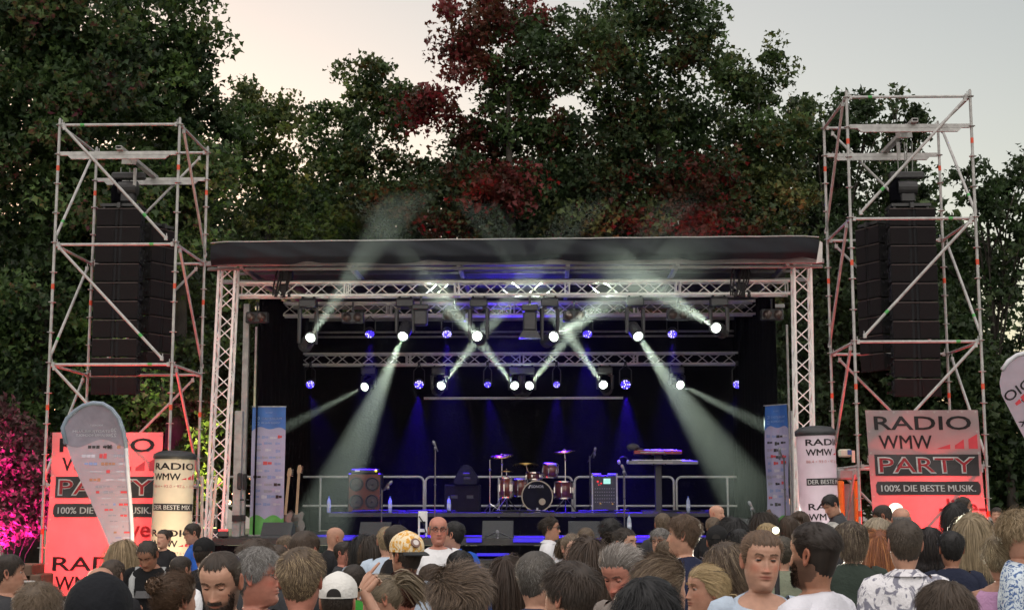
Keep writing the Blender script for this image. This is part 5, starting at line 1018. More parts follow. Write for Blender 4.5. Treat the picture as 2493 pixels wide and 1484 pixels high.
def hair_mesh(p, pose):
    st0 = STY[p['hair']]
    if st0 is None: return None
    st = dict(st0); st.update(p.get('hs', {})); r = np.random.default_rng(p['seed']); col = np.array(p['hc'])
    sel = ZH > .0; zz = ZH[sel]; Z = np.repeat(zz, NT); T = np.tile(TH, len(zz)); x, y = prof(Z, T); base = np.stack([x, y, Z], 1)
    M, EDGE = hair_mask(T, Z, dict(st, both=1)); ctr = np.array([0, .008, .118]); nrm = base-ctr; nrm /= np.linalg.norm(nrm, axis=1)[:, None]
    ph = r.random(6)*6; lump = .5+.5*np.sin(T*7+Z*60+ph[0])*np.sin(T*11-Z*45+ph[1]); th = st['t']*(.32+.38*lump*(.5+.5*smooth(.1, .2, Z)))
    if st.get('fade'): th = th*(.15+.85*smooth(.125, .165, Z))
    if p['hair'] in ('spiky', 'curly', 'back', 'short'): th = th*(.55+.6*smooth(.11, .2, Z))
    th = th*(.12+.88*EDGE)
    P = base+nrm*(M*(th+.0015)-(1-M)*.004)[:, None]
    nr = len(zz); Fq = grid_faces(nr, NT); keep = M[Fq].max(1) > .25; Fq = Fq[keep]
    tone = (.55+.5*lump)*.8; C = col[None]*tone[:, None]; top = np.array([[0, 0, .2352+st['t']*.55]])
    V = [P]; K = [C]; FF = [Fq]; n = len(P)
    if not st.get('bald'):
        V.append(top); K.append(col[None]*.7); last = (nr-1)*NT; FF.append(np.array([[last+j, last+(j+1) % NT, n, n] for j in range(0, NT)])[:, :4] if False else np.zeros((0, 4), int)); n += 1
        tri = np.array([[last+j, last+(j+1) % NT, last+(j+2) % NT, n-1] for j in range(0, NT, 2)]); FF.append(tri)
    # strands
    N = p['strands']; pr = M*np.interp(Z, [0, .12, .19, .225, .235], [1, 1, .9, .5, .1])*np.where(np.cos(T) > .3, .6, 1.0); pr = pr/pr.sum(); idx = r.choice(len(Z), N, p=pr)
    dT = 2*PI/NT; t_ = T[idx]+(r.random(N)-.5)*dT*1.3; z_ = np.clip(Z[idx]+(r.random(N)-.5)*.006, .02, .2345); x, y = prof(z_, t_); root = np.stack([x, y, z_], 1)
    nn = root-ctr; nn /= np.linalg.norm(nn, axis=1)[:, None]; root = root+nn*(st['t']*.32*(.1+.9*EDGE[idx]))[:, None]
    if st.get('fade'): root = root-nn*(st['t']*.33*(1-smooth(.13, .165, z_)))[:, None]
    whorl = np.array([.012, .055, .225])
    if st.get('flow') == 'back': fl = np.tile(np.array([0.0, 1, -.12]), (N, 1))
    elif st.get('flow') == 'up': k_ = np.array(st.get('knot_at', [0, .10, .16])); fl = k_-root
    else: fl = root-whorl; fl = fl+np.stack([np.sin(root[:, 2]*46+ph[2]+root[:, 1]*30), np.cos(root[:, 0]*41+ph[3]), np.sin(root[:, 0]*37+root[:, 1]*43+ph[4])], 1)*.035*st.get('swirl', 1)
    fl = fl-nn*(fl*nn).sum(1)[:, None]; fl /= np.linalg.norm(fl, axis=1)[:, None]+1e-6
    L = st['L']*(.6+.7*r.random(N))
    if st.get('fade'): L = L*(.12+.88*smooth(.135, .165, z_))
    if p['hair'] in ('short', 'spiky', 'back', 'curly'): L = L*(.35+.75*smooth(.08, .19, z_))
    segs = 9 if st.get('long') else 4; jit = r.normal(size=(N, 3))*st.get('jit', .28)*.55; d = fl+nn*st['lift']*st.get('lk', .42)+jit; d /= np.linalg.norm(d, axis=1)[:, None]
    pts = [root]; q = root.copy(); cl = st.get('curl', 0); ax = r.normal(size=(N, 3)); spin = r.random(N)*6
    for sgm in range(segs):
        stp = L/segs; q = q+d*stp[:, None]; a_ = np.arctan2(q[:, 0], -q[:, 1])
        if st.get('long'):
            d = d*.62+np.array([0, 0, -.38])+r.normal(size=(N, 3))*.05
            bx, by = prof(np.maximum(q[:, 2], -.6), a_, p['fem']); rb = np.hypot(bx, by); rq = np.hypot(q[:, 0], q[:, 1]); lim = rb+.006+.022*((np.arange(N)*7 % 13)/13); bad = rq < lim; k_ = np.where(bad, lim/np.maximum(rq, 1e-4), 1); q[:, 0] *= k_; q[:, 1] *= k_
            fr = (q[:, 2] < .165) & (np.abs(a_) < st.get('open', .95)); q[fr, 0] += np.sign(q[fr, 0]+1e-4)*.012*0; sx = np.abs(q[:, 0]); face = (q[:, 2] < .16) & (q[:, 1] < -.02) & (sx < .062); q[face, 1] += .022
        else:
            d = d+fl*.30+np.array([0, 0, -.12])-nn*.10
            if cl: ca = spin+sgm*1.7; d = d+.9*(np.cos(ca)[:, None]*fl+np.sin(ca)[:, None]*np.cross(fl, nn))
        d /= np.linalg.norm(d, axis=1)[:, None]; pts.append(q.copy())
    wd = p['swid']*(.7+.6*r.random(N))[:, None]; side = np.cross(nn, fl)+r.normal(size=(N, 3))*.35; side /= np.linalg.norm(side, axis=1)[:, None]; rows = []
    for i, q in enumerate(pts): k_ = (1-(i/segs)**2*.85); rows += [q-side*wd*k_, q+side*wd*k_]
    SV = np.stack(rows, 1).reshape(-1, 3); m = 2*(segs+1); b0 = (np.arange(N)*m)[:, None, None]; qd = np.array([[2*i, 2*i+1, 2*i+3, 2*i+2] for i in range(segs)])[None]
    FF.append((b0+qd).reshape(-1, 4)+n); tone = np.repeat(.8+.36*r.random(N), m)*np.tile(np.repeat(np.linspace(.85, 1.2, segs+1), 2), N)
    hi = np.array(p.get('hi', col*1.25)); mixk = np.repeat(r.random(N) < .26, m)[:, None]; V.append(SV); K.append(np.where(mixk, hi, col)*tone[:, None]); n += len(SV)
    kn = st.get('knot')
    if kn:
        k_ = np.array(st.get('knot_at', [0, .10, .16])); out = k_-ctr; out /= np.linalg.norm(out); m_ = 420; s0 = k_+r.normal(size=(m_, 3))*.012; rows = []; q = s0; 
        if kn == 'bun': d = r.normal(size=(m_, 3)); d /= np.linalg.norm(d, axis=1)[:, None]; ce = k_+out*.035; tracks = [ce+d*.034]; t2 = np.cross(d, r.normal(size=(m_, 3))); t2 /= np.linalg.norm(t2, axis=1)[:, None]; tracks += [ce+(d*math.cos(a)+t2*math.sin(a))*(.036+.010*r.random(m_)[:, None]) for a in (.5, 1.0, 1.5)]
        else:
            d = np.tile(out, (m_, 1))+r.normal(size=(m_, 3))*.18; tracks = [s0]; 
            for i in range(6): q = tracks[-1]+d*.035; tracks.append(q); d = d*.6+np.array([0, .12, -.5])+r.normal(size=(m_, 3))*.06; d /= np.linalg.norm(d, axis=1)[:, None]
        sd_ = r.normal(size=(m_, 3)); sd_ /= np.linalg.norm(sd_, axis=1)[:, None]; g_ = len(tracks)
        for i, q in enumerate(tracks): rows += [q-sd_*.0035, q+sd_*.0035]
        SV = np.stack(rows, 1).reshape(-1, 3); m = 2*g_; b0 = (np.arange(m_)*m)[:, None, None]; qd = np.array([[2*i, 2*i+1, 2*i+3, 2*i+2] for i in range(g_-1)])[None]; FF.append((b0+qd).reshape(-1, 4)+n); V.append(SV); K.append(col[None]*np.repeat(.6+.7*r.random(m_), m)[:, None]); n += len(SV)
    return pose(np.concatenate(V)), np.concatenate(FF), np.concatenate(K)
def tufts(p, pose, kind):
    """eyebrows, or a beard, as short strands lying on the face"""
    r = np.random.default_rng(p['seed']+5)
    if kind == 'brow':
        N = 150; sx = np.where(r.random(N) < .5, -1, 1); u = r.random(N); xx = sx*(.012+.034*u); zz = .1445+.005*np.sin(u*2.6)+(r.random(N)-.5)*.006*(1.2-u); L = .009; d = np.stack([sx*1.0, np.zeros(N), .25-.5*u], 1); col = np.array(p['hc'])*.6+np.array(p['skin'])*.18
    else:
        N = 1500; a = (r.random(N)-.5)*2.5; zz = -.006+.078*r.random(N); zz = np.where(np.abs(a) > .75, zz+.028*r.random(N), zz); mo = r.random(N) < .22; zz = np.where(mo, .062+.010*r.random(N), zz); a = np.where(mo, (r.random(N)-.5)*.75, a)
        xx = prof(zz, a)[0]; keep = ~((np.abs(xx) < .022) & (zz > .043) & (zz < .061)) & ((zz < .050) | mo | (np.abs(a) > .8)); xx, zz = xx[keep], zz[keep]; N = len(xx); L = .007; d = np.stack([xx*3, np.full(N, -.25), np.full(N, -1.0)], 1); col = np.array(p['beard'])
    th = np.arcsin(np.clip(np.sign(xx)*(np.abs(xx)/np.interp(zz, PZ, PW_))**(1/.87), -1, 1)); x_, y_ = prof(zz, th); y_ = y_-face_push(x_, zz, 1.0)-.0012; q = np.stack([x_, y_, zz], 1); d = d+r.normal(size=(N, 3))*.3; d /= np.linalg.norm(d, axis=1)[:, None]
    sd_ = np.cross(d, np.array([0, -1, 0])); w_ = .0009 if kind == 'brow' else .0017; e = q+d*L; e[:, 1] -= .0022; SV = np.stack([q-sd_*w_, q+sd_*w_, e+sd_*w_*.5, e-sd_*w_*.5], 1).reshape(-1, 3); Fq = (np.arange(N)*4)[:, None]+np.array([[0, 1, 2, 3]])
    return pose(SV), Fq, np.repeat(col[None]*(.6+.7*r.random(N))[:, None], 4, 0), np.sign(xx)
CLOTH = {}
def cloth(col, pattern=None):
    key = (tuple(col), pattern)
    if key in CLOTH: return CLOTH[key]
    m = mat('cloth_%d' % len(CLOTH), col, .85, var=.10, scale=5, bump=.35, bscale=45, spec=.2); CLOTH[key] = m
    if pattern:
        t = m.node_tree; b = t.nodes['Principled BSDF']; tc = t.nodes.new('ShaderNodeTexCoord'); nz = t.nodes.new('ShaderNodeTexNoise'); nz.inputs['Scale'].default_value = {'leaf': 16, 'floral': 28, 'camo': 22}[pattern]; nz.inputs['Detail'].default_value = 3; nz.inputs['Distortion'].default_value = 2.2
        mp = t.nodes.new('ShaderNodeMapping'); mp.inputs['Scale'].default_value = (1, 1, .55) if pattern == 'leaf' else (1, 1, 1); t.links.new(tc.outputs['Object'], mp.inputs[0]); t.links.new(mp.outputs[0], nz.inputs['Vector']); cr = t.nodes.new('ShaderNodeValToRGB'); e = cr.color_ramp
        cols = {'leaf': [(.20, .20, .25), (.66, .65, .68)], 'floral': [(.08, .14, .30), (.55, .62, .68)], 'camo': [(.62, .32, .06), (.74, .62, .42)]}[pattern]
        e.elements[0].position = .44; e.elements[0].color = (*cols[0], 1); e.elements[1].position = .50; e.elements[1].color = (*cols[1], 1); t.links.new(nz.outputs['Fac'], cr.inputs[0]); t.links.new(cr.outputs[0], b.inputs['Base Color'])
    return m
def shirt_mesh(p, pose, arms, w2l):
    fem, fat = p['fem'], p['fat']; k = p['top']; nk = {'tee': (-.050, -.018, -.029), 'polo': (-.030, -.012, -.020), 'tank': (-.105, -.068, -.060), 'bare': (-.150, -.17, -.14), 'vneck': (-.095, -.017, -.027)}[k]; r = np.random.default_rng(p['seed']+2); nt = 56; T = 2*PI*np.arange(nt)/nt
    a = np.abs((T+PI) % (2*PI)-PI); z0 = np.interp(a, [0, .5, PI/2, 2.4, PI], [nk[0], nk[0]*.75+nk[2]*.25, nk[2], nk[1], nk[1]]); rows = []; nr = 34; ph = r.random(6)*6
    for i in range(nr):
        v = (i/(nr-1))**1.35; z = z0+(-.80-z0)*v; x, y = prof(z, T, fem, fat); rr = np.hypot(x, y); fold = .006*np.sin(T*5+z*11+ph[0])*smooth(0, .25, v)+.007*np.sin(T*9-z*17+ph[1])*smooth(.1, .5, v)+.004*np.sin(z*45+T*3+ph[2])*smooth(0, .3, v)
        off = .006+.018*smooth(0, .5, v)+fold; flat = np.maximum(rr, np.where(z < -.13, .085, 0)); s_ = (flat+off)/np.maximum(rr, 1e-4); rows.append(np.stack([x*s_, y*s_, z], 1))
    edge = rows[0].copy(); edge[:, :2] *= .965; edge[:, 2] -= .006; rows.insert(0, edge)
    P = np.concatenate(rows); body_w = np.where(P[:, 2] > -.09, 1, 1)[:, None]; V = [pose(P)]; FF = [grid_faces(nr+1, nt)[:, ::-1]]; n = len(P)
    mb = MB()
    if k in ('tee', 'polo', 'vneck'):
        for pts, rad, sd in arms:
            last = {'short': 3.55, 'long': 7, 'half': 4.3}[p['sleeve']]; q = []; rd = []
            for i in np.linspace(0, last, 9):
                i0 = min(int(i), len(pts)-2); f = i-i0; q.append(w2l(pts[i0].lerp(pts[i0+1], f))); base = rad[i0]*(1-f)+rad[i0+1]*f; rd.append((base+.011+.008*i/last+.003*math.sin(i*5+sd))*p['s'])
            mb.path(q, rd, 14)
    if k == 'polo':
        for i in range(22):
            aa = -PI*.93+PI*1.86*i/21+PI; z = np.array([-.008-.018*max(0, math.cos(aa)), -.030-.018*max(0, math.cos(aa))]); x, y = prof(z, np.array([aa, aa]), fem); mb.v += [tuple(v) for v in pose(np.array([[x[0]*1.2, y[0]*1.2+.004, z[0]], [x[1]*1.42, y[1]*1.42+.004, z[1]-.012]]))]
        o = len(mb.v)-44; mb.f += [(o+2*i, o+2*i+1, o+2*i+3, o+2*i+2) for i in range(21)]; mb.m += [0]*21; mb.c += [(1, 1, 1)]*44
    q4 = [f for f in mb.f if len(f) == 4]
    if q4: V.append(np.array(mb.v)); FF.append(np.array(q4)+n)
    return np.concatenate(V), np.concatenate(FF)
SK = dict(fair=(0.428, 0.237, 0.164), mid=(0.372, 0.195, 0.132), tan=(0.307, 0.149, 0.094), red=(0.419, 0.178, 0.128), pale=(0.465, 0.278, 0.208))
HC = dict(black=(.010, .009, .009), dark=(.030, .021, .015), brown=(.055, .036, .024), light=(.12, .085, .055), blond=(.26, .19, .11), gold=(.34, .25, .13), grey=(.17, .16, .15), white=(.42, .41, .38), salt=(.10, .095, .09), red=(.20, .065, .025), auburn=(.075, .028, .018))
def person(label, x, top, Y, face, hair, hc, skin='fair', fem=0, top_=('tee', (.02, .02, .023)), s=1.0, pitch=0, roll=0, body=None, hs=None, beard=None, fat=1.0, flush=.4, sleeve='short', eyes=.8, arms=None, glasses=None, cap=None, straps=None, pattern=None, stripes=None, lean=0, trousers=(.03, .035, .055), hi=None, dz=0):
    p = dict(face=face, body=face if body is None else body, pitch=pitch, roll=roll, s=s, fem=fem, fat=fat, hair=hair, hc=HC[hc] if isinstance(hc, str) else hc, skin=SK[skin], beard=HC[beard] if isinstance(beard, str) else beard, flush=flush, arms=arms or {}, top=top_[0], sleeve=sleeve, eyes=eyes, lean=lean)
    p['seed'] = int(x*7+top*13); p['hs'] = hs or {}
    if hi: p['hi'] = hi
    Y *= 1.04; s *= .955; pt = at(x, top, Y); st0 = STY[hair]; p['H'] = pt.z-(st0['t']*.55*s if st0 else 0)
    if lean: p['H'] += .0
    p['detail'] = abs(((face+180) % 360)-180) < 125 and Y < 17
    near = 1 if Y < 7.6 else 2 if Y < 11 else 3; p['strands'] = int({1: 10000, 2: 6000, 3: 2800}[near]*(1.25 if st0 and st0.get('long') else 1)); p['swid'] = {1: .0008, 2: .0011, 3: .0017}[near]*(1.2 if st0 and st0.get('long') else 1)
    pose = Pose(p); V, Fq, K, arms_, w2l, bm, P0 = body_mesh(p, pose); ctr = pose(np.array([[0, .0, .2]]))[0]
    loc = (pt.x-ctr[0], Y-ctr[1], 0)
    b = npmesh('person', V, Fq, skinm, None, True, col=K, at_=loc); tag(b, label, 'person', 'people in the crowd')
    h = hair_mesh(p, pose)
    if h: npmesh('hair', h[0], h[1], hairm, b, True, col=h[2])
    if p['detail']:
        t = tufts(p, pose, 'brow')
        for sd in (-1, 1):
            k_ = np.repeat(t[3] == sd, 4); n_ = int(k_.sum())//4; npmesh('eyebrow', t[0][k_], t[1][:n_], hairm, b, False, col=t[2][k_])
        for sd in (-1, 1):
            ev = []; ec = []; m = 14; rr_ = .0128
            for i in range(9):
                a = PI*i/8*.55; 
                for k in range(m):
                    ev.append((sd*.031+rr_*math.sin(a)*math.cos(2*PI*k/m), -.0715-rr_*math.cos(a), .1255+rr_*math.sin(a)*math.sin(2*PI*k/m)-.001)); ec.append((.012, .010, .010) if i <= 2 else (.07, .055, .045) if i <= 4 else (.42, .38, .36))
            npmesh('eye', pose(np.array(ev)), grid_faces(9, m), eyem, b, True, col=np.array(ec))
    if p['beard']: t = tufts(p, pose, 'beard'); npmesh('beard', t[0], t[1], hairm, b, False, col=t[2])
    sv, sf = shirt_mesh(p, pose, arms_, w2l); nm = {'tank': 'top', 'bare': 'top', 'polo': 'polo_shirt'}.get(top_[0], 'shirt'); sh = npmesh(nm, sv, sf, cloth(top_[1], pattern), b, True)
    tm = MB(); zc = pose.zc
    def w2(v): x_, y_, z_ = v; c_, s_ = math.cos(pose.by), math.sin(pose.by); return Vector((x_*c_-y_*s_, x_*s_+y_*c_, z_))*s+Vector((0, 0, zc))
    hz = zc-.78*s
    for sd in (-1, 1):
        a = w2((sd*.085, .01, -.72)); f = w2((sd*.10, .02, 0)); kx = Vector((f.x, f.y, hz*.52)); ak = Vector((f.x, f.y, .1)); tm.path([a, a.lerp(kx, .4), kx, ak], [.105*s, .093*s, .073*s, .062*s], 10)
    tm.ball(w2((0, .01, -.74)), .18*s, .145*s, .13*s, 14, rot=Matrix.Rotation(pose.by, 3, 'Z')); tm.build('trousers', cloth(trousers), b, True)
    PP = lambda pts: [Vector(q) for q in pose(np.array(pts))]
    if glasses:
        g = MB(); up = .055 if glasses == 'up' else 0; fy = .0 if glasses != 'up' else .03
        L = lambda x_, y_, z_: (x_, y_+fy*2.2, z_+up*1.55)
        for sd in (-1, 1):
            ring = [L(sd*.032+.022*math.cos(a), -.099+.012*abs(math.cos(a))*(1 if math.cos(a)*sd > 0 else .2), .124+.0175*math.sin(a)) for a in [2*PI*k/16 for k in range(17)]]; g.path(PP(ring), .0017*s*(1.6 if near > 1 else 1), 5)
            g.path(PP([L(sd*.054, -.088, .128), L(sd*.0735, -.045, .127), L(sd*.079, .0, .125), L(sd*.079, .022, .112)]), .0016*s*(1.6 if near > 1 else 1), 5)
        g.path(PP([L(-.011, -.101, .128), L(0, -.104, .130), L(.011, -.101, .128)]), .0016*s, 5)
        go = g.build('glasses', mat('glasses_frame', (.025, .02, .02), .3), b, True)
        if glasses in ('sun', 'up'):
            l = MB()
            for sd in (-1, 1): q = PP([L(sd*.032+.021*math.cos(a), -.0985+.010*abs(math.cos(a))*(1 if math.cos(a)*sd > 0 else .2), .124+.017*math.sin(a)) for a in [2*PI*k/14 for k in range(14)]]); l.add(q, [tuple(range(14))])
            l.build('lens', mat('sunglass_lens', (.02, .02, .022), .08, spec=.9), go)
    if cap:
        kind, ccol = cap[0], cap[1]; zz = np.array([.135, .15, .165, .18, .195, .21, .222, .232, .24, .2445]); rot = PI if 'back' in kind else 0
        Zc = np.repeat(zz, 40); Tc = np.tile(2*PI*np.arange(40)/40, len(zz)); x_, y_ = prof(np.minimum(Zc-.004, .2335), Tc); o_ = .016+.004*np.sin(Tc*6); nn_ = np.stack([x_, y_, (Zc-.15)*.6], 1); nn_ /= np.linalg.norm(nn_, axis=1)[:, None]+1e-9; cv = np.stack([x_, y_-.002, Zc+.008], 1)+nn_*.017*(1-.0*Zc)[:, None]; cv[-40:, :2] *= .2
        if kind == 'beanie': cv[:, 2] += .012*smooth(.17, .24, Zc)
        cm = cloth(ccol, cap[2] if len(cap) > 2 else None); co = npmesh('cap', pose(cv), np.concatenate([grid_faces(len(zz), 40), np.array([[360+j, 360+(j+1), 360+(j+20) % 40, 360+(j+19) % 40] for j in range(19)])]), cm, b, True)
        if kind != 'beanie':
            bm_ = MB(); nb_ = 14; q = []
            for rr_, dz_ in ((.0, .0), (.035, -.004), (.07, -.016)):
                for k in range(nb_+1): an = (k/nb_-.5)*2.0+rot; x_, y_ = prof(np.array([.135]), np.array([an])); sc_ = 1+.2+rr_/.09*max(.0, math.cos((k/nb_-.5)*2.6)); q.append((x_[0]*min(sc_, 1.25+.0*rr_), y_[0]*sc_, .143+dz_))
            bm_.add(PP(q), [(r_*(nb_+1)+k, r_*(nb_+1)+k+1, (r_+1)*(nb_+1)+k+1, (r_+1)*(nb_+1)+k) for r_ in range(2) for k in range(nb_)]); q2 = [(a_, b_, c_-.005) for a_, b_, c_ in q]; bm_.add(PP(q2), [((r_+1)*(nb_+1)+k, (r_+1)*(nb_+1)+k+1, r_*(nb_+1)+k+1, r_*(nb_+1)+k) for r_ in range(2) for k in range(nb_)])
            bm_.build('brim', cloth((.035, .037, .04) if ccol[0] > .3 and kind != 'capback_w' else ccol), co, True)
            if True:                                      # adjuster gap opposite the brim
                sg = -1 if 'back' in kind else 1; v_ = MB(); arc = []
                for k in range(13):
                    a = PI*k/12; z_ = .150+.040*math.sin(a); an = math.atan2(.036*math.cos(a), .1); x_, y_ = prof(np.array([z_-.006]), np.array([PI-an])); rr_ = 1+.0215/math.hypot(x_[0], y_[0]); arc.append((x_[0]*rr_, sg*y_[0]*rr_ if sg > 0 else -abs(prof(np.array([z_]), np.array([an]))[1][0])*1.22, z_))
                v_.add(PP(arc), [tuple(range(13))]); v_.build('strap_gap', mat('dark_gap', (.015, .013, .012), .8), co)
            if len(cap) > 3: v_ = MB(); c_ = PP([(.045, .062, .215)])[0]; n_ = Vector((.3, -1, .5)).normalized(); v_.lathe([(.032*s, -.004), (.032*s, .004), (.024*s, .006), (.004, .006)], Vector(PP([cap[3]])[0]), rot_to(-Vector(PP([cap[3]])[0])+Vector(PP([(0, .01, .13)])[0])), 18); v_.build('badge', mat('brown_badge', (.16, .09, .07), .5), co); v_ = MB(); v_.lathe([(.019*s, .0065), (.004, .007)], Vector(PP([cap[3]])[0]), rot_to(-Vector(PP([cap[3]])[0])+Vector(PP([(0, .01, .13)])[0])), 14); v_.build('badge_face', mat('pale_badge', (.55, .5, .48), .5), co)
    if straps:
        for sd in (-1, 1):
            if straps == 'one' and sd > 0: continue
            q = []
            for z, dy in ((-.45, 0), (-.31, 0), (-.21, 0), (-.13, .0)):
                x_, y_ = prof(np.array([z]), np.array([.62*sd if z > -.4 else .9*sd]), fem, fat); q.append((x_[0]*1.06, y_[0]*1.12-.012, z))
            q.append((sd*.11*(1-.12*fem), -.01, -.026)); q.append((sd*.10, .078, -.052)); q.append((sd*.11, .125, -.22)); c_ = MB(); P_ = PP(q); W_ = .026*s; rows = []
            tx = Vector((math.cos(pose.by), math.sin(pose.by), 0))*W_
            for v in P_: rows += [v-tx, v+tx]
            c_.add(rows, [(2*i, 2*i+1, 2*i+3, 2*i+2) for i in range(len(P_)-1)]); so_ = c_.build('strap', cloth((.30, .31, .31) if straps != 'one' else (.03, .03, .035)), b, True)
            sl = so_.modifiers.new('thick', 'SOLIDIFY'); sl.thickness = .012
    if stripes:
        m_ = MB()
        for sd in (-1, 1):
            for k in range(2):
                q = []
                for z in np.linspace(-.038-.012*k, -.104, 5): x_, y_ = prof(np.array([z]), np.array([(PI/2+.35+.25*k)*sd]), fem); q.append((x_[0]*1.06+sd*.012, y_[0]*1.1+.012, z+.016))
                P_ = PP(q); tx = Vector((-math.sin(pose.by)*.011, math.cos(pose.by)*.011, 0)); rows = []
                for v in P_: rows += [v-tx, v+tx]
                m_.add(rows, [(2*i, 2*i+1, 2*i+3, 2*i+2) for i in range(len(P_)-1)])
        m_.build('stripes', mat('white_stripe', (.7, .69, .7), .7), sh)
    return b, w2l
BLK = (.014, .014, .016); NAVY = (.02, .028, .06); WHITE = (.68, .68, .70); LBLUE = (.42, .50, .60); CHAR = (.035, .036, .04)
person('man in profile at the left edge with short dark grey hair and dark shirt', 24, 1348, 9.2, 110, 'short', 'dark', 'mid', top_=('tee', CHAR))
person('person with tousled light brown curls seen from behind at the bottom left corner', 96, 1416, 5.9, 190, 'curly', 'light', top_=('tee', (.06, .06, .07)), s=.95)
person('person in a large black beanie at the bottom edge, seen from behind', 243, 1426, 4.4, 180, 'crop', 'black', top_=('tee', BLK), cap=('beanie', (.008, .009, .012)), s=1.1)
person('grey haired balding man from behind under the pale feather flag', 245, 1379, 8.3, 185, 'fringe', 'salt', 'mid', top_=('tee', (.10, .12, .15)))
person('person with dark brown hair half hidden behind the balding grey man', 275, 1361, 10.6, 170, 'short', 'brown', top_=('tee', BLK))
person('woman with long blond hair in profile beside the foot of the feather flag', 300, 1314, 13.2, 95, 'long', 'blond', 'mid', 1, ('tee', BLK), s=.97)
_, w7 = person('man in black t-shirt with grey backpack straps looking down at his phone', 355, 1303, 12.0, -8, 'thin', 'dark', 'tan', top_=('tee', (.006, .006, .007)), pitch=38, body=0, straps='two', fat=1.08, flush=.5, eyes=.3,
    arms={-1: [(-.25, -.0, -.44), (-.10, -.24, -.40), (.75, -.6, .05), (0, -.2, -1), [.4, .4, .45, .5, .3]], 1: [(.25, .0, -.44), (.13, -.22, -.46), (-.8, -.5, .1), (0, -.1, -1), [.5, .5, .5, .5, .3]]})
ph = MB(); ph.box((0, 0, 0), (.145, .012, .075), Matrix.Rotation(R(-35), 3, 'X'), bev=.005); p_ = at(350, 1447, 12.72-.34); tag(ph.build('mobile_phone', mat('phone_case', (.02, .02, .022), .2), None, False, p_), 'dark mobile phone held by the man in black with backpack straps', 'phone')
person('dark haired woman with a hand at her mouth in front of the left radio column', 399, 1288, 18.5, -25, 'bun', 'dark', 'fair', 1, ('tee', BLK), s=.97, arms={-1: [(-.2, -.12, -.42), (-.06, -.16, -.09), (.35, .25, .9), (0, -1, .2), [.9, .9, .9, .9, .5]]})
person('man with glasses in a bright blue polo beside the left radio column', 466, 1271, 17.2, -70, 'short', 'dark', 'mid', top_=('polo', (.025, .10, .42)), glasses='clear', pitch=12)
person('curly brown haired woman with pinned up hair between phone man and bearded man', 432, 1396, 6.8, 140, 'bun', (.085, .05, .03), 'mid', 1, ('tank', (.05, .04, .05)), hs=dict(t=.020, lift=.5, jit=.5, L=.07, curl=.7, knot_at=[0, .10, .17]))
person('person in a black cap standing behind the bearded man', 497, 1313, 12.6, 170, 'short', 'dark', 'tan', top_=('tee', BLK), cap=('cap', (.010, .010, .011)))
person('white shirted person beside the bearded man, mostly hidden', 442, 1352, 10.4, 150, 'crop', 'dark', top_=('tee', WHITE), s=.84, straps='one')
person('bearded man with receding dark hair looking down, face towards the camera', 533, 1331, 5.75, -9, 'short', (.042, .028, .019), 'fair', top_=('tee', CHAR), pitch=22, body=20, hs=dict(front=.197, recede=.020, temple=.160, t=.010, flow='back', L=.018), beard=(.035, .022, .017), flush=.35, eyes=.32)
person('man with grey curly hair and glasses in profile beside the bearded man', 628, 1331, 6.2, 86, 'curly', 'grey', 'red', top_=('tee', CHAR), hs=dict(L=.04, temple=.158), glasses='clear', body=60, hi=(.34, .33, .32), flush=.7)
person('dark curly haired person behind the grey curly man', 624, 1311, 8.0, 175, 'curly', 'brown', top_=('tee', CHAR), s=1.05)
person('small light haired head left of the round dark head', 699, 1302, 14.5, 100, 'short', 'light', top_=('tee', CHAR))
person('brown haired head lowest in the gap left of the light haired one', 678, 1325, 12.4, 180, 'short', 'brown', top_=('tee', NAVY))
person('man with a round dark brown head of hair behind the blond back of head', 743, 1291, 8.6, 158, 'short', 'brown', 'red', top_=('tee', CHAR), hs=dict(jit=.2))
person('man with thick blond brown hair seen from behind, large in front left of the middle', 735, 1332, 5.6, 176, 'short', (.105, .072, .045), 'red', top_=('tee', CHAR), hs=dict(t=.014, L=.035, lift=.6), hi=(.36, .27, .16))
person('bald man in black shirt looking down in front of the stage', 820, 1281, 15.2, 125, 'bald', 'dark', 'mid', top_=('tee', BLK), pitch=12)
person('small face below the bald man in black', 836, 1318, 14.0, 80, 'short', 'dark', 'red', top_=('tee', CHAR), s=.9)
person('woman with dark curly hair and grey blue top seen from behind', 884, 1301, 13.4, 172, 'long', 'black', 'fair', 1, ('tee', (.30, .34, .40)), hs=dict(L=.24, jit=.6))
person('flushed dark haired woman in profile talking to the curly one', 912, 1301, 13.0, 82, 'bob', 'dark', 'red', 1, ('tank', (.10, .09, .10)), flush=1)
person('person in a white cap raising a pointing hand', 824, 1404, 6.9, 178, 'crop', 'dark', 'fair', top_=('tee', (.05, .06, .05)), cap=('cap', (.66, .65, .62)), arms={-1: [(-.30, -.10, -.20), (-.10, -.16, .165), (-.62, -.1, .78), (.3, 1, .2), [.05, 1.15, 1.25, 1.3, .6]]})
person('short person in a bright green shirt behind the pointing hand', 862, 1373, 9.3, 180, 'short', 'dark', top_=('tee', (.035, .22, .03)), s=.88)
person('person in a yellow patterned cap with dark brim and badge, worn backwards', 990, 1301, 8.4, -138, 'short', 'dark', 'tan', top_=('tee', LBLUE), cap=('capback', (.62, .42, .12), 'camo', (.02, .118, .196)))
person('man with a dark buzz cut turned right behind the yellow cap', 968, 1277, 10.6, 115, 'buzz', 'dark', 'fair', top_=('tee', (.008, .008, .009)), hs=dict(t=.007, L=.010))
person('blond head just left of the dark buzz cut', 943, 1281, 12.2, 182, 'short', 'blond', top_=('tee', LBLUE))
person('bald man with glasses and white t-shirt facing the camera', 1067, 1256, 12.2, 10, 'fringe', 'grey', 'red', top_=('tee', WHITE), glasses='clear', hs=dict(t=.003), flush=.7)
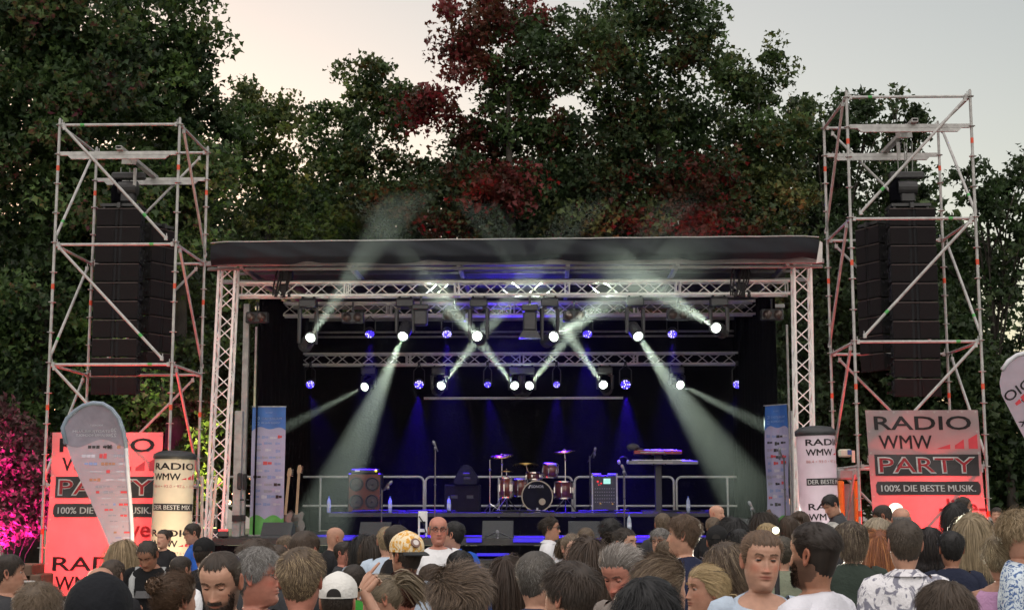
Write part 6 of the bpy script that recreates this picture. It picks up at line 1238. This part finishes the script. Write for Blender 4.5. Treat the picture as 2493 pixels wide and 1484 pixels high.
person('dark haired man in a royal blue polo looking left', 1105, 1268, 12.9, -112, 'short', 'black', 'fair', top_=('polo', (.018, .085, .42)), body=-165, hs=dict(t=.012))
person('black haired short person in front of the blue polo', 1121, 1338, 10.8, 180, 'bowl', 'black', top_=('tee', (.02, .04, .12)), s=.95)
person('brown haired child between yellow cap and blue polo', 1051, 1371, 10.2, 178, 'bowl', 'brown', top_=('tee', (.30, .27, .30)), s=.86)
person('woman with pinned up auburn hair and hair clip seen from behind', 984, 1386, 8.0, -140, 'bun', 'auburn', 'red', 1, ('tank', (.30, .26, .28)), hs=dict(knot_at=[.02, .095, .13], L=.065))
person('woman with grey blond hair and sunglasses on top looking down left', 911, 1391, 7.5, -75, 'pony', (.20, .16, .11), 'mid', 1, ('tank', (.32, .28, .32)), pitch=22, glasses='up')
person('person with big upright light brown hair from behind, largest head in the middle', 1120, 1374, 4.55, 182, 'spiky', (.080, .056, .040), 'mid', top_=('tee', CHAR), hs=dict(t=.016, L=.045, jit=.5), hi=(.19, .135, .095))
person('girl with long straight brown hair seen from behind in front of the stage', 1237, 1351, 11.2, 182, 'long', (.040, .024, .016), 'fair', 1, ('tee', BLK), hs=dict(L=.5), s=.95)
person('man with thinning grey brown hair and navy shirt seen from behind', 1306, 1341, 6.5, 150, 'crop', (.085, .075, .065), 'fair', top_=('tee', (.035, .042, .09)), hs=dict(t=.008, L=.02, lift=.3), hi=(.2, .19, .18), body=170)
person('man in a white shirt and sunglasses walking right in front of the stage', 1340, 1257, 15.6, 84, 'back', 'dark', 'mid', top_=('polo', (.60, .60, .62)), sleeve='long', glasses='sun')
person('pale woman with round glasses and tied back light hair facing right', 1392, 1299, 12.3, 28, 'pony', (.15, .11, .075), 'pale', 1, ('tee', CHAR), glasses='clear')
person('woman with smooth dark brown hair right of the round glasses, from behind', 1433, 1306, 10.6, 178, 'long', (.05, .032, .022), 'fair', 1, ('tee', BLK))
person('brown haired head showing above the smooth dark brown hair', 1426, 1283, 14.6, 180, 'short', 'light', top_=('tee', CHAR))
person('person with black curls in front of the mixer rack', 1484, 1263, 13.4, 180, 'curly', 'black', 'mid', top_=('tee', BLK), hs=dict(t=.03, L=.06))
person('dark haired woman with sunglasses pushed up, looking right', 1521, 1285, 11.2, 55, 'pony', 'dark', 'fair', 1, ('tee', BLK), glasses='up')
person('red faced man with swept back grey hair smiling down to the left', 1502, 1316, 6.5, -38, 'back', (.15, .13, .115), 'red', top_=('tee', (.25, .22, .2)), pitch=26, hs=dict(front=.19, temple=.158, t=.018), hi=(.36, .34, .32), flush=.9, eyes=.35)
person('person with thick dark brown hair and white sunglasses clipped on top, turned left', 1386, 1368, 5.25, -130, 'short', (.040, .028, .021), 'fair', top_=('tee', (.05, .06, .06)), hs=dict(t=.018, L=.04, lift=.7, jit=.4), glasses='up')
person('person with jet black hair at the bottom edge, forehead showing', 1566, 1403, 4.4, -32, 'short', (.006, .006, .007), 'fair', top_=('tee', CHAR), pitch=18, hs=dict(t=.026, L=.05, front=.178))
person('person with windblown light brown hair right of the red faced man', 1612, 1353, 5.5, 128, 'back', (.10, .068, .045), 'fair', top_=('tee', NAVY), hs=dict(t=.018, L=.08), hi=(.24, .18, .12))
person('blond woman with low ponytail and sunglasses on her head, in profile', 1718, 1374, 7.1, -72, 'pony', 'gold', 'mid', 1, ('tank', (.45, .40, .40)), glasses='up', hs=dict(knot_at=[.0, .098, .075]))
person('woman with shaggy brown hair and white top looking down', 1752, 1306, 7.7, -62, 'bob', (.080, .055, .038), 'tan', 1, ('tank', (.66, .62, .66)), pitch=30, hi=(.2, .15, .1))
person('short haired man in a light blue t-shirt facing the camera', 1855, 1291, 6.05, 6, 'short', (.13, .08, .05), 'fair', top_=('vneck', LBLUE), hs=dict(t=.015, L=.026, recede=.010, jit=.45, front=.183, temple=.158, lift=.8, flow='back'), flush=.75, eyes=.8, pitch=3, roll=3)
person('bearded man with dark faded hair and white t-shirt turned away to the left', 1980, 1271, 5.5, -132, 'fade', (.025, .017, .013), 'tan', top_=('tee', (.62, .62, .68)), beard=(.030, .02, .015), hs=dict(t=.018))
person('young man with curly brown hair in a navy jersey with white stripes', 1664, 1252, 9.0, -108, 'curly', (.095, .06, .038), 'fair', top_=('tee', (.018, .022, .05)), stripes=1, hs=dict(L=.04), body=-150)
person('brown haired head behind the young man in the striped jersey', 1613, 1248, 15.5, 175, 'short', 'light', top_=('tee', CHAR))
person('grey curly haired woman with glasses under the striped jersey', 1607, 1286, 13.8, -28, 'curly', 'grey', 'fair', 1, ('tee', (.05, .06, .09)), glasses='clear', hs=dict(t=.026))
person('light brown haired child in front of the grey curly woman', 1626, 1312, 11.6, 150, 'bowl', 'light', top_=('tee', (.4, .1, .1)), s=.86)
person('bald man standing on the far right in front of the stage railing', 1745, 1229, 18.4, 62, 'bald', 'dark', 'fair', top_=('tee', CHAR))
person('brown haired person looking down beside the far bald man', 1735, 1249, 16.2, -12, 'short', 'light', 'fair', top_=('tee', BLK), pitch=38)
person('person with long black hair right of the one looking down', 1782, 1258, 14.0, 178, 'long', 'black', 'fair', 1, ('tee', BLK))
person('person in a black cap behind the shaggy haired woman', 1745, 1284, 12.2, 170, 'short', 'black', top_=('tee', BLK), cap=('cap', (.012, .012, .013)))
person('second black haired person directly behind the light blue t-shirt', 1800, 1286, 11.6, 182, 'bowl', 'black', top_=('tee', BLK))
person('dark haired woman with glasses in profile before the right stage banner', 1862, 1246, 15.2, 72, 'long', 'dark', 'fair', 1, ('tee', BLK), glasses='clear')
person('light blond head above the man in light blue', 1867, 1272, 13.6, 180, 'bowl', 'gold', top_=('tee', (.2, .2, .18)))
person('dark brown head with blond neighbour, between light blue man and faded hair', 1903, 1304, 10.8, 178, 'short', (.06, .05, .035), top_=('tee', (.20, .22, .16)))
person('brunette head in front of the right radio column, nearer one', 1921, 1254, 16.4, 175, 'bob', 'brown', 'fair', 1, ('tee', BLK))
person('brunette face in front of the right radio column, farther one', 1946, 1243, 17.6, -20, 'bob', 'brown', 'fair', 1, ('tee', BLK))
person('dark haired man in grey t-shirt with sunglasses on top, before the right radio column', 2014, 1194, 16.4, -72, 'short', 'black', 'fair', top_=('tee', (.045, .047, .052)), pitch=22, glasses='up', body=-100, lean=10)
person('man with cropped dark hair looking down in front of the right banner', 2140, 1222, 14.6, -112, 'crop', 'dark', 'tan', top_=('tee', BLK), pitch=28)
person('bald man with a bright lamp behind his head before the right banner', 2193, 1234, 12.6, 175, 'fringe', 'grey', 'mid', top_=('tee', BLK), hs=dict(t=.003))
person('blond woman with glasses looking left below the right banner', 2134, 1259, 10.6, -58, 'bob', (.30, .25, .18), 'fair', 1, ('tee', (.2, .2, .22)), glasses='clear')
person('woman with long ginger hair seen from behind', 2136, 1291, 9.9, 178, 'long', 'red', 'fair', 1, ('tee', (.22, .34, .32)), hi=(.38, .15, .05))
person('man with bowl cut brown hair and dark green shirt seen from behind', 2070, 1267, 8.9, 176, 'bowl', (.070, .050, .035), 'fair', top_=('tee', (.030, .042, .034)), hs=dict(L=.06), hi=(.2, .16, .11))
person('white haired head behind the bowl cut man', 2026, 1270, 13.0, 180, 'short', 'white', top_=('tee', CHAR))
person('short haired man in white leaf print shirt with dark collar, from behind', 2200, 1264, 7.2, 180, 'crop', (.060, .045, .033), 'fair', top_=('polo', (.66, .65, .68)), pattern='leaf', hs=dict(t=.010, L=.018))
person('man in sunglasses in profile at the right end of the right banner', 2345, 1208, 17.0, 82, 'crop', 'dark', 'tan', top_=('tee', BLK), glasses='sun')
person('black haired person in dark clothes before the right banner', 2326, 1222, 13.2, 172, 'long', 'black', 'fair', 1, ('tee', BLK), hs=dict(L=.25))
person('tanned woman with long blond hair and bare shoulders', 2367, 1248, 11.4, 172, 'long', (.27, .21, .13), 'tan', 1, ('bare', (.03, .03, .035)), hs=dict(L=.33))
person('man with short black curls and navy shirt seen from behind', 2314, 1291, 10.2, 178, 'curly', 'black', 'tan', top_=('tee', (.016, .02, .04)), hs=dict(L=.03, t=.014))
person('black haired person holding an arm up beside the leaf print shirt', 2262, 1282, 12.4, 180, 'bob', (.012, .008, .008), 'fair', 1, ('tank', BLK), arms={-1: [(-.28, -.08, -.24), (-.16, -.04, -.02), (.75, .1, .6), (0, 1, .3), [.6, .6, .6, .6, .4]]})
person('dark haired man facing left beside the woman with bare shoulders', 2407, 1271, 11.6, -35, 'crop', 'black', 'fair', top_=('tee', BLK), hs=dict(front=.19))
person('child in a white t-shirt far behind at the right edge', 2426, 1234, 18.6, -20, 'short', 'dark', 'fair', top_=('tee', WHITE), s=.88)
person('woman with curly blond hair, glasses and blue floral blouse at the right edge', 2480, 1243, 7.7, 62, 'curly', (.22, .16, .09), 'mid', 1, ('tee', (.5, .55, .62)), glasses='clear', pattern='floral', hs=dict(t=.03, L=.07), hi=(.40, .31, .2))
person('woman with short blond hair and sleeveless pink blouse seen from behind', 2436, 1301, 7.9, 150, 'short', (.20, .15, .09), 'mid', 1, ('tank', (.50, .28, .46)), hs=dict(t=.022, L=.06, nape=.04), hi=(.42, .35, .22), straps='one', body=165)
person('brown haired person at the bottom right edge, forehead showing', 2310, 1412, 5.2, 22, 'short', (.055, .038, .026), 'fair', top_=('tee', CHAR), pitch=14, hs=dict(t=.022, L=.045, front=.180))
# lamps on stands among the crowd; the smallest stands in for a lit hat
for px, py, Y, rr_, lab in ((2181, 1243, 19.5, .11, 'small white lit floodlight on a stand behind the bald man by the right banner'), (2350, 1276, 12.75, .085, 'white lit floodlight on a stand beside the blond woman with bare shoulders'), (1889, 1290, 10.9, .028, 'small white lit lamp on a stand behind the man in light blue')):
    p = at(px, py, Y); t = thing('floodlight', (p.x, Y, 0), lab, 'floodlight', 'lit floodlights on stands'); m = MB(); m.tube((0, 0, .05), (0, 0, p.z-.1), .02, 8)
    for k in range(3): m.tube((0, 0, .4), (.35*math.cos(k*2.1), .35*math.sin(k*2.1), .02), .014, 5)
    m.build('stand', fix_m, t); m = MB(); m.lathe([(rr_*.5, -.14), (rr_*.85, -.05), (rr_*.93, -.01), (rr_*.9, -.01)], (0, 0, p.z), Matrix.Rotation(PI/2, 3, 'X'), 20, cap=False); m.build('housing', fix_m, t); m = MB(); m.lathe([(rr_*.97, -.005), (.01, .02)], (0, 0, p.z), Matrix.Rotation(PI/2, 3, 'X'), 20); m.build('lens', emit('flood_lens', (1, .98, .72), .5), t)
    light('flood', 'SPOT', (p.x, Y-.08, p.z), 22, (1, .97, .8), (p.x, Y-6, p.z-.2), .12, 100, .5)
# ------------------------------------------------------------------ coloured stage light
BL = (.04, .004, 1); RD = (1, .006, .012)
for px, py, Y, tx, e in ((1020, 945, 32.1, 1000, 800), (1523, 945, 32.1, 1540, 1000), (755, 945, 32.1, 850, 150), (1187, 945, 32.1, 1240, 350), (1355, 945, 32.1, 1350, 350), (1795, 945, 32.1, 1700, 60)):
    light('blue_wash', 'SPOT', at(px, py+14, Y-.15), e, BL, at(tx, 1262, 29.0), .05, 26, .9)
for px, e in ((900, 1000), (1088, 1500), (1430, 1500), (1637, 1000)):
    light('blue_wash', 'SPOT', at(px, 832, 30.1), e, BL, at(px+10, 1250, 29.3), .05, 36, .9)
light('blue_bounce', 'SPOT', at(1250, 900, 31.5), 60, BL, at(1250, 700, 29.5), .15, 110, .6)
# red floodlights on the ground behind banners and at the truss legs
def flood(px, Y, z, tgt, e, ang, col, lab, lens, wd=.3):
    x = at(px, 1222, Y).x; p = Vector((x, Y, z)); rm = rot_to(Vector(tgt)-p); t = thing('floodlight', (x, Y, z), lab, 'floodlight', 'floodlights on the ground'); m = MB(); m.box(rm @ Vector((0, 0, .08)), (wd, wd*.8, .12), rm, bev=.02); m.build('housing', fix_m, t)
    m = MB(); m.box(rm @ Vector((0, 0, .01)), (wd*.85, wd*.62, .03), rm); m.build('lens', lens, t); m = MB(); m.box((0, 0, -z/2-.0), (.04, .04, z)); m.box((0, 0, -z+.02), (.3, .3, .03)); m.build('foot', fix_m, t)
    d = (Vector(tgt)-p).normalized(); light('flood', 'SPOT', p+d*.06, e, col, tgt, .12, ang, .7)
red_lens = emit('red_lens', (1, .03, .03), .6)
flood(240, 24.5, .9, at(240, 1290, 23.4), 150, 150, RD, 'low red floodlight behind the left banner', red_lens); flood(290, 24.5, 2.3, at(280, 1170, 23.4), 90, 150, RD, 'red floodlight on a post behind the upper part of the left banner', red_lens); flood(2275, 24.25, 1.35, at(2280, 1290, 23.2), 120, 140, RD, 'red floodlight on a post behind the right banner', red_lens)
flood(300, 24.2, .2, at(295, 700, 24.4), 110, 75, RD, 'red floodlight under the left tower shining upwards', red_lens); flood(2240, 24.0, .2, at(2230, 700, 24.2), 110, 75, RD, 'red floodlight under the right tower shining upwards', red_lens)
flood(545, 26.6, 1.35, at(560, 660, 27.1), 16, 34, RD, 'red floodlight at the foot of the left truss leg', red_lens, .2); flood(1966, 26.6, 1.35, at(1950, 660, 27.1), 16, 34, RD, 'red floodlight at the foot of the right truss leg', red_lens, .2)
flood(1130, 34.2, 1.0, at(1150, 400, 36), 420, 55, (1, .08, .12), 'red floodlight behind the stage shining into the maple', red_lens); flood(1700, 34.2, 1.0, at(1710, 480, 37), 420, 50, (1, .06, .14), 'red floodlight behind the stage shining into the right tree', red_lens)
flood(-20, 27.6, .3, at(20, 1080, 29), 480, 110, (1, .02, .35), 'magenta floodlight under the bush at the left edge', emit('magenta_lens', (1, .03, .4), .6)); flood(512, 28.4, 1.3, at(508, 1060, 30), 300, 62, (.95, 1, .35), 'yellow green floodlight beside the stage lighting the leaves', emit('lime_lens', (.9, 1, .3), .6))
flood(420, 20.6, .2, at(425, 1180, 22.5), 50, 80, (1, .75, .45), 'warm floodlight in front of the left radio column', emit('warm_flood', (1, .8, .5), .6))  # lamp added to make the column brighter and warmer
# ------------------------------------------------------------------ stage smoke
sm = bpy.data.materials.new('stage_smoke'); sm.use_nodes = True; st = sm.node_tree; st.nodes.remove(st.nodes['Principled BSDF'])
pv = st.nodes.new('ShaderNodeVolumePrincipled'); pv.inputs['Color'].default_value = (.9, .92, .9, 1); pv.inputs['Density'].default_value = .0018; pv.inputs['Anisotropy'].default_value = .55
st.links.new(pv.outputs[0], st.nodes['Material Output'].inputs['Volume'])
m = MB(); m.box((XM, 28.35, 2.95), (XR-XL+1.4, 10.9, 7.9)); tag(m.build('haze', sm), 'thin stage smoke drifting round the stage', 'smoke', kind='stuff')
